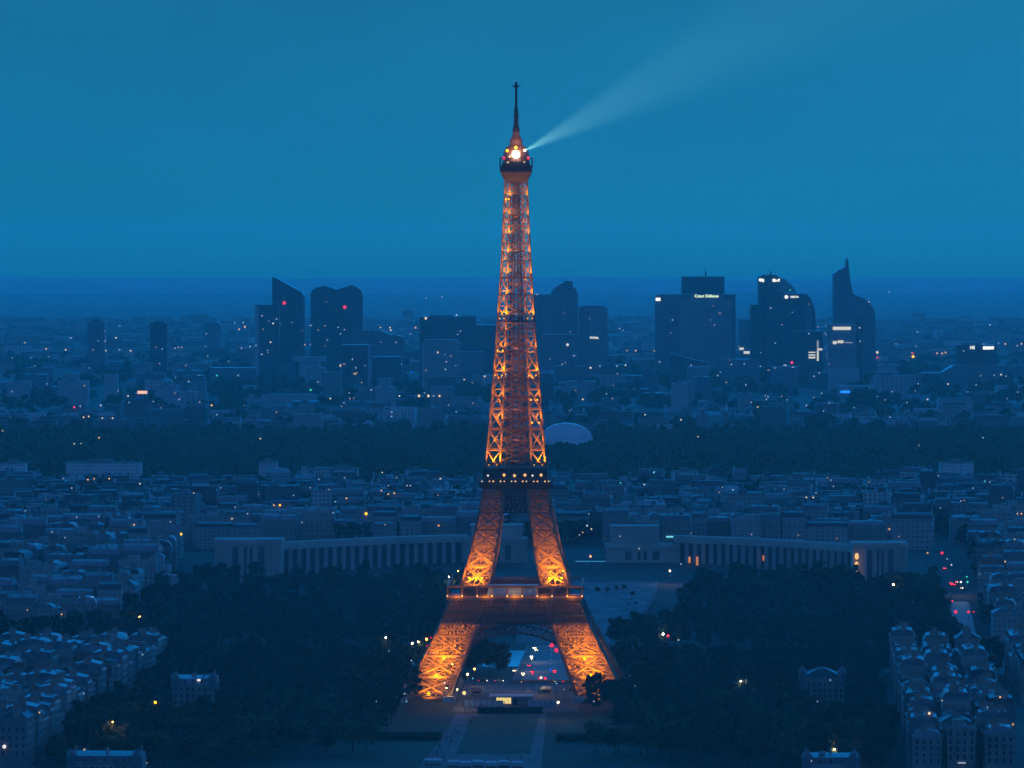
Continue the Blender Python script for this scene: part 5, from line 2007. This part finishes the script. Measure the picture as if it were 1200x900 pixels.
LIGHTS = """29,402,A 54,409,A 77,410,Y 83,396,w 136,396,Y 124,411,Y 153,411,Y 140,410,w 55,450,w 99,452,a 254,440,G 279,440,w 221,447,w 87,477,R,8,3 94,476,w 118,475,W,4 98,489,Y,3 104,488,Y,4 120,490,Y 132,490,Y
138,458,w 150,464,W 210,468,w 234,471,a 248,475,A,6,3 254,486,w 116,513,A 87,520,Y,4,2 95,520,Y,3,2 3,505,A 205,408,w 209,407,w 213,407,a 280,386,A,7,3 287,383,A,5,3 275,379,w 285,378,w 283,408,w 293,406,w
333,355,R,5,5 404,360,R,5,5 307,370,w 324,374,w 320,379,W 317,401,Y 357,404,A 364,404,w 446,384,A 457,384,Y 458,387,W 487,384,A 499,373,Y,4,4 535,369,W 413,421,w 399,428,Y 417,431,w 416,438,a,5,3
482,436,B 513,413,Y 523,424,w 522,433,w 544,445,W 568,441,Y 468,464,W 491,464,Y,4,4 502,464,Y,4,4 508,464,w 515,464,Y,3,4 387,467,Y,4 364,457,G,8,3 324,483,a 410,467,a 415,467,a 459,483,w 459,488,w 305,514,A 435,457,w 448,554,Y,5
499,349,w,6,2 518,348,w 665,404,W,4,4 692,431,W,4,3 703,429,w 723,429,w 733,428,W 735,411,A 745,411,A 767,411,A 773,424,w 810,428,w 841,440,w 851,448,a 857,427,w 874,451,w 683,468,Y 756,486,Y,8,2 798,492,Y 818,512,A
888,477,A 788,375,w 726,385,w 730,387,w 766,554,C,7,2 926,340,G,2,3 1018,354,Y 1042,342,w 1160,381,W 1075,389,w 1050,403,a 1028,413,Y,4,4 1028,419,R 1070,414,R 1070,418,S,4,4 1098,414,A 1104,414,A,5 1108,413,A 1178,403,A 1192,405,w 1197,403,A
948,391,w 968,392,w 920,428,w,5,2 928,425,R,4,4 954,441,w 960,437,w 900,465,w 898,468,w 954,466,w 963,461,w 945,475,w 1087,468,W 1111,450,W 1152,513,w 1077,522,a 1043,489,w 1173,439,W 1179,441,w 1007,384,w 1008,400,w
103,562,A 110,561,A 128,561,A 164,567,Y 227,578,A 157,615,A 212,626,S,4,4 272,608,Y 84,572,w 290,602,w 108,700,w,3,4 32,715,a 72,720,A 516,561,Y 477,569,w 481,569,w 447,575,A 455,579,A 462,578,A 406,584,A 429,602,S,4,4 328,592,S,6,3 321,592,A 514,616,A
393,588,C,6,2 537,669,A 526,676,W 727,566,G,6,2 755,568,W,6,2 767,553,C,7,2 688,616,W 693,620,Y 683,624,A 679,627,w 692,652,A,5,4 749,643,w 785,669,Y,4,4 859,574,w 785,629,C,12,2.4 798,661,w
945,583,Y 953,583,Y 1154,564,C,5,2 1160,565,w,6,2 1192,602,A 1197,602,A 1126,587,w 1042,620,A 1087,648,A 1115,662,W 1110,655,w 1178,658,A 1189,632,w 1047,685,Y,4,4 1133,676,G 1134,682,G 1126,682,W 1104,648,R,5,4 1115,684,R,5,4 1122,682,Y 1120,717,R,5,5 1135,717,R,5,4 1141,717,R,2,2
164,723,A,4,4 182,823,S,4,4 233,797,W,5,3 167,767,w 98,813,w 46,835,A 132,846,A 5,875,W,6,6 99,879,a,5,5 172,894,a 452,747,W 456,763,w 483,754,Y,4,4 490,752,Y,5,3 482,774,w 441,822,C,6,2 476,822,C,6,2 474,813,w
777,743,W,4,4 783,745,R,4,5 795,750,w,6,3 738,792,w 744,804,w,6,2 868,798,W,3,4 696,822,w 1089,836,Y,4,5 1172,817,A,4,3 1104,821,w 978,878,Y,4,3 958,822,w 973,797,w 951,892,w 1187,849,a,5,4 1127,894,w,12,2 1157,829,w
523,806,Y 521,800,w 536,808,Y 544,812,A,6,5 556,784,A,9,4 548,790,Y,8,4 554,795,C,8,2 611,799,a 654,823,Y,6,4 652,801,C,5,2 661,808,a,8,2 647,756,R,7,6 652,762,R,6,6 624,789,R,3,7 650,787,R,5,4 645,785,B,4,3 639,795,R,5,4 632,795,R,4,3 634,794,Y,3,3
500,749,A,6,4 501,757,R,3,4 505,747,R,3,4 627,760,Y,4,4 623,771,Y,4,5 613,790,Y,4,6 603,786,A,3,4 534,780,w 530,778,A"""
for tok in LIGHTS.split():
    q = tok.split(",")
    light(float(q[0]), float(q[1]), q[2], float(q[3]) * .75 if len(q) > 3 else 1.8, float(q[4]) * .75 if len(q) > 4 else 1.8)
# faint sprinkling of lit windows and lamps through the suburbs
lr = random.Random(17)
for _ in range(150):
    far = lr.random() < .7
    px, py = lr.uniform(5, 1195), (lr.uniform(378, 486) if far else lr.uniform(556, 632))
    if abs(px - 603) < 45:
        continue
    light(px, py, lr.choice("wwwaaw"), 1.5, 1.5)

# a few offices still lit in the towers
for _ in range(130):
    px, py = lr.uniform(95, 1180), lr.uniform(345, 478)
    d = Vector(((px - 600) / F, 1.0, -(py - HZ) / F))
    hit, loc, nrm, idx, ob, _m = scene.ray_cast(dg, Vector((0, 0, CZ)), d.normalized(), distance=30000)
    if hit and (root_of(ob).get("category") == "tower") and root_of(ob).name != "lattice_tower":
        light(px, py, lr.choice("wwa"), lr.choice((1.1, 1.1, 2.6)), 1.1)

# ------------------------------------------------------------------ the dusk haze
hz = MB()
hz.box(-7000, -60, -3, 7000, 35000, 386)
hm = bpy.data.materials.new("haze")
hm.use_nodes = True
nt = hm.node_tree
nt.nodes.clear()
ho = nt.nodes.new("ShaderNodeOutputMaterial")
hv = nt.nodes.new("ShaderNodeVolumePrincipled")
hv.inputs["Color"].default_value = (*HAZE_COLOR, 1)
hv.inputs["Density"].default_value = HAZE_DENSITY
hv.inputs["Anisotropy"].default_value = 0.5
nt.links.new(hv.outputs[0], ho.inputs["Volume"])
haze = hz.build("haze", hm)
haze["kind"] = "stuff"
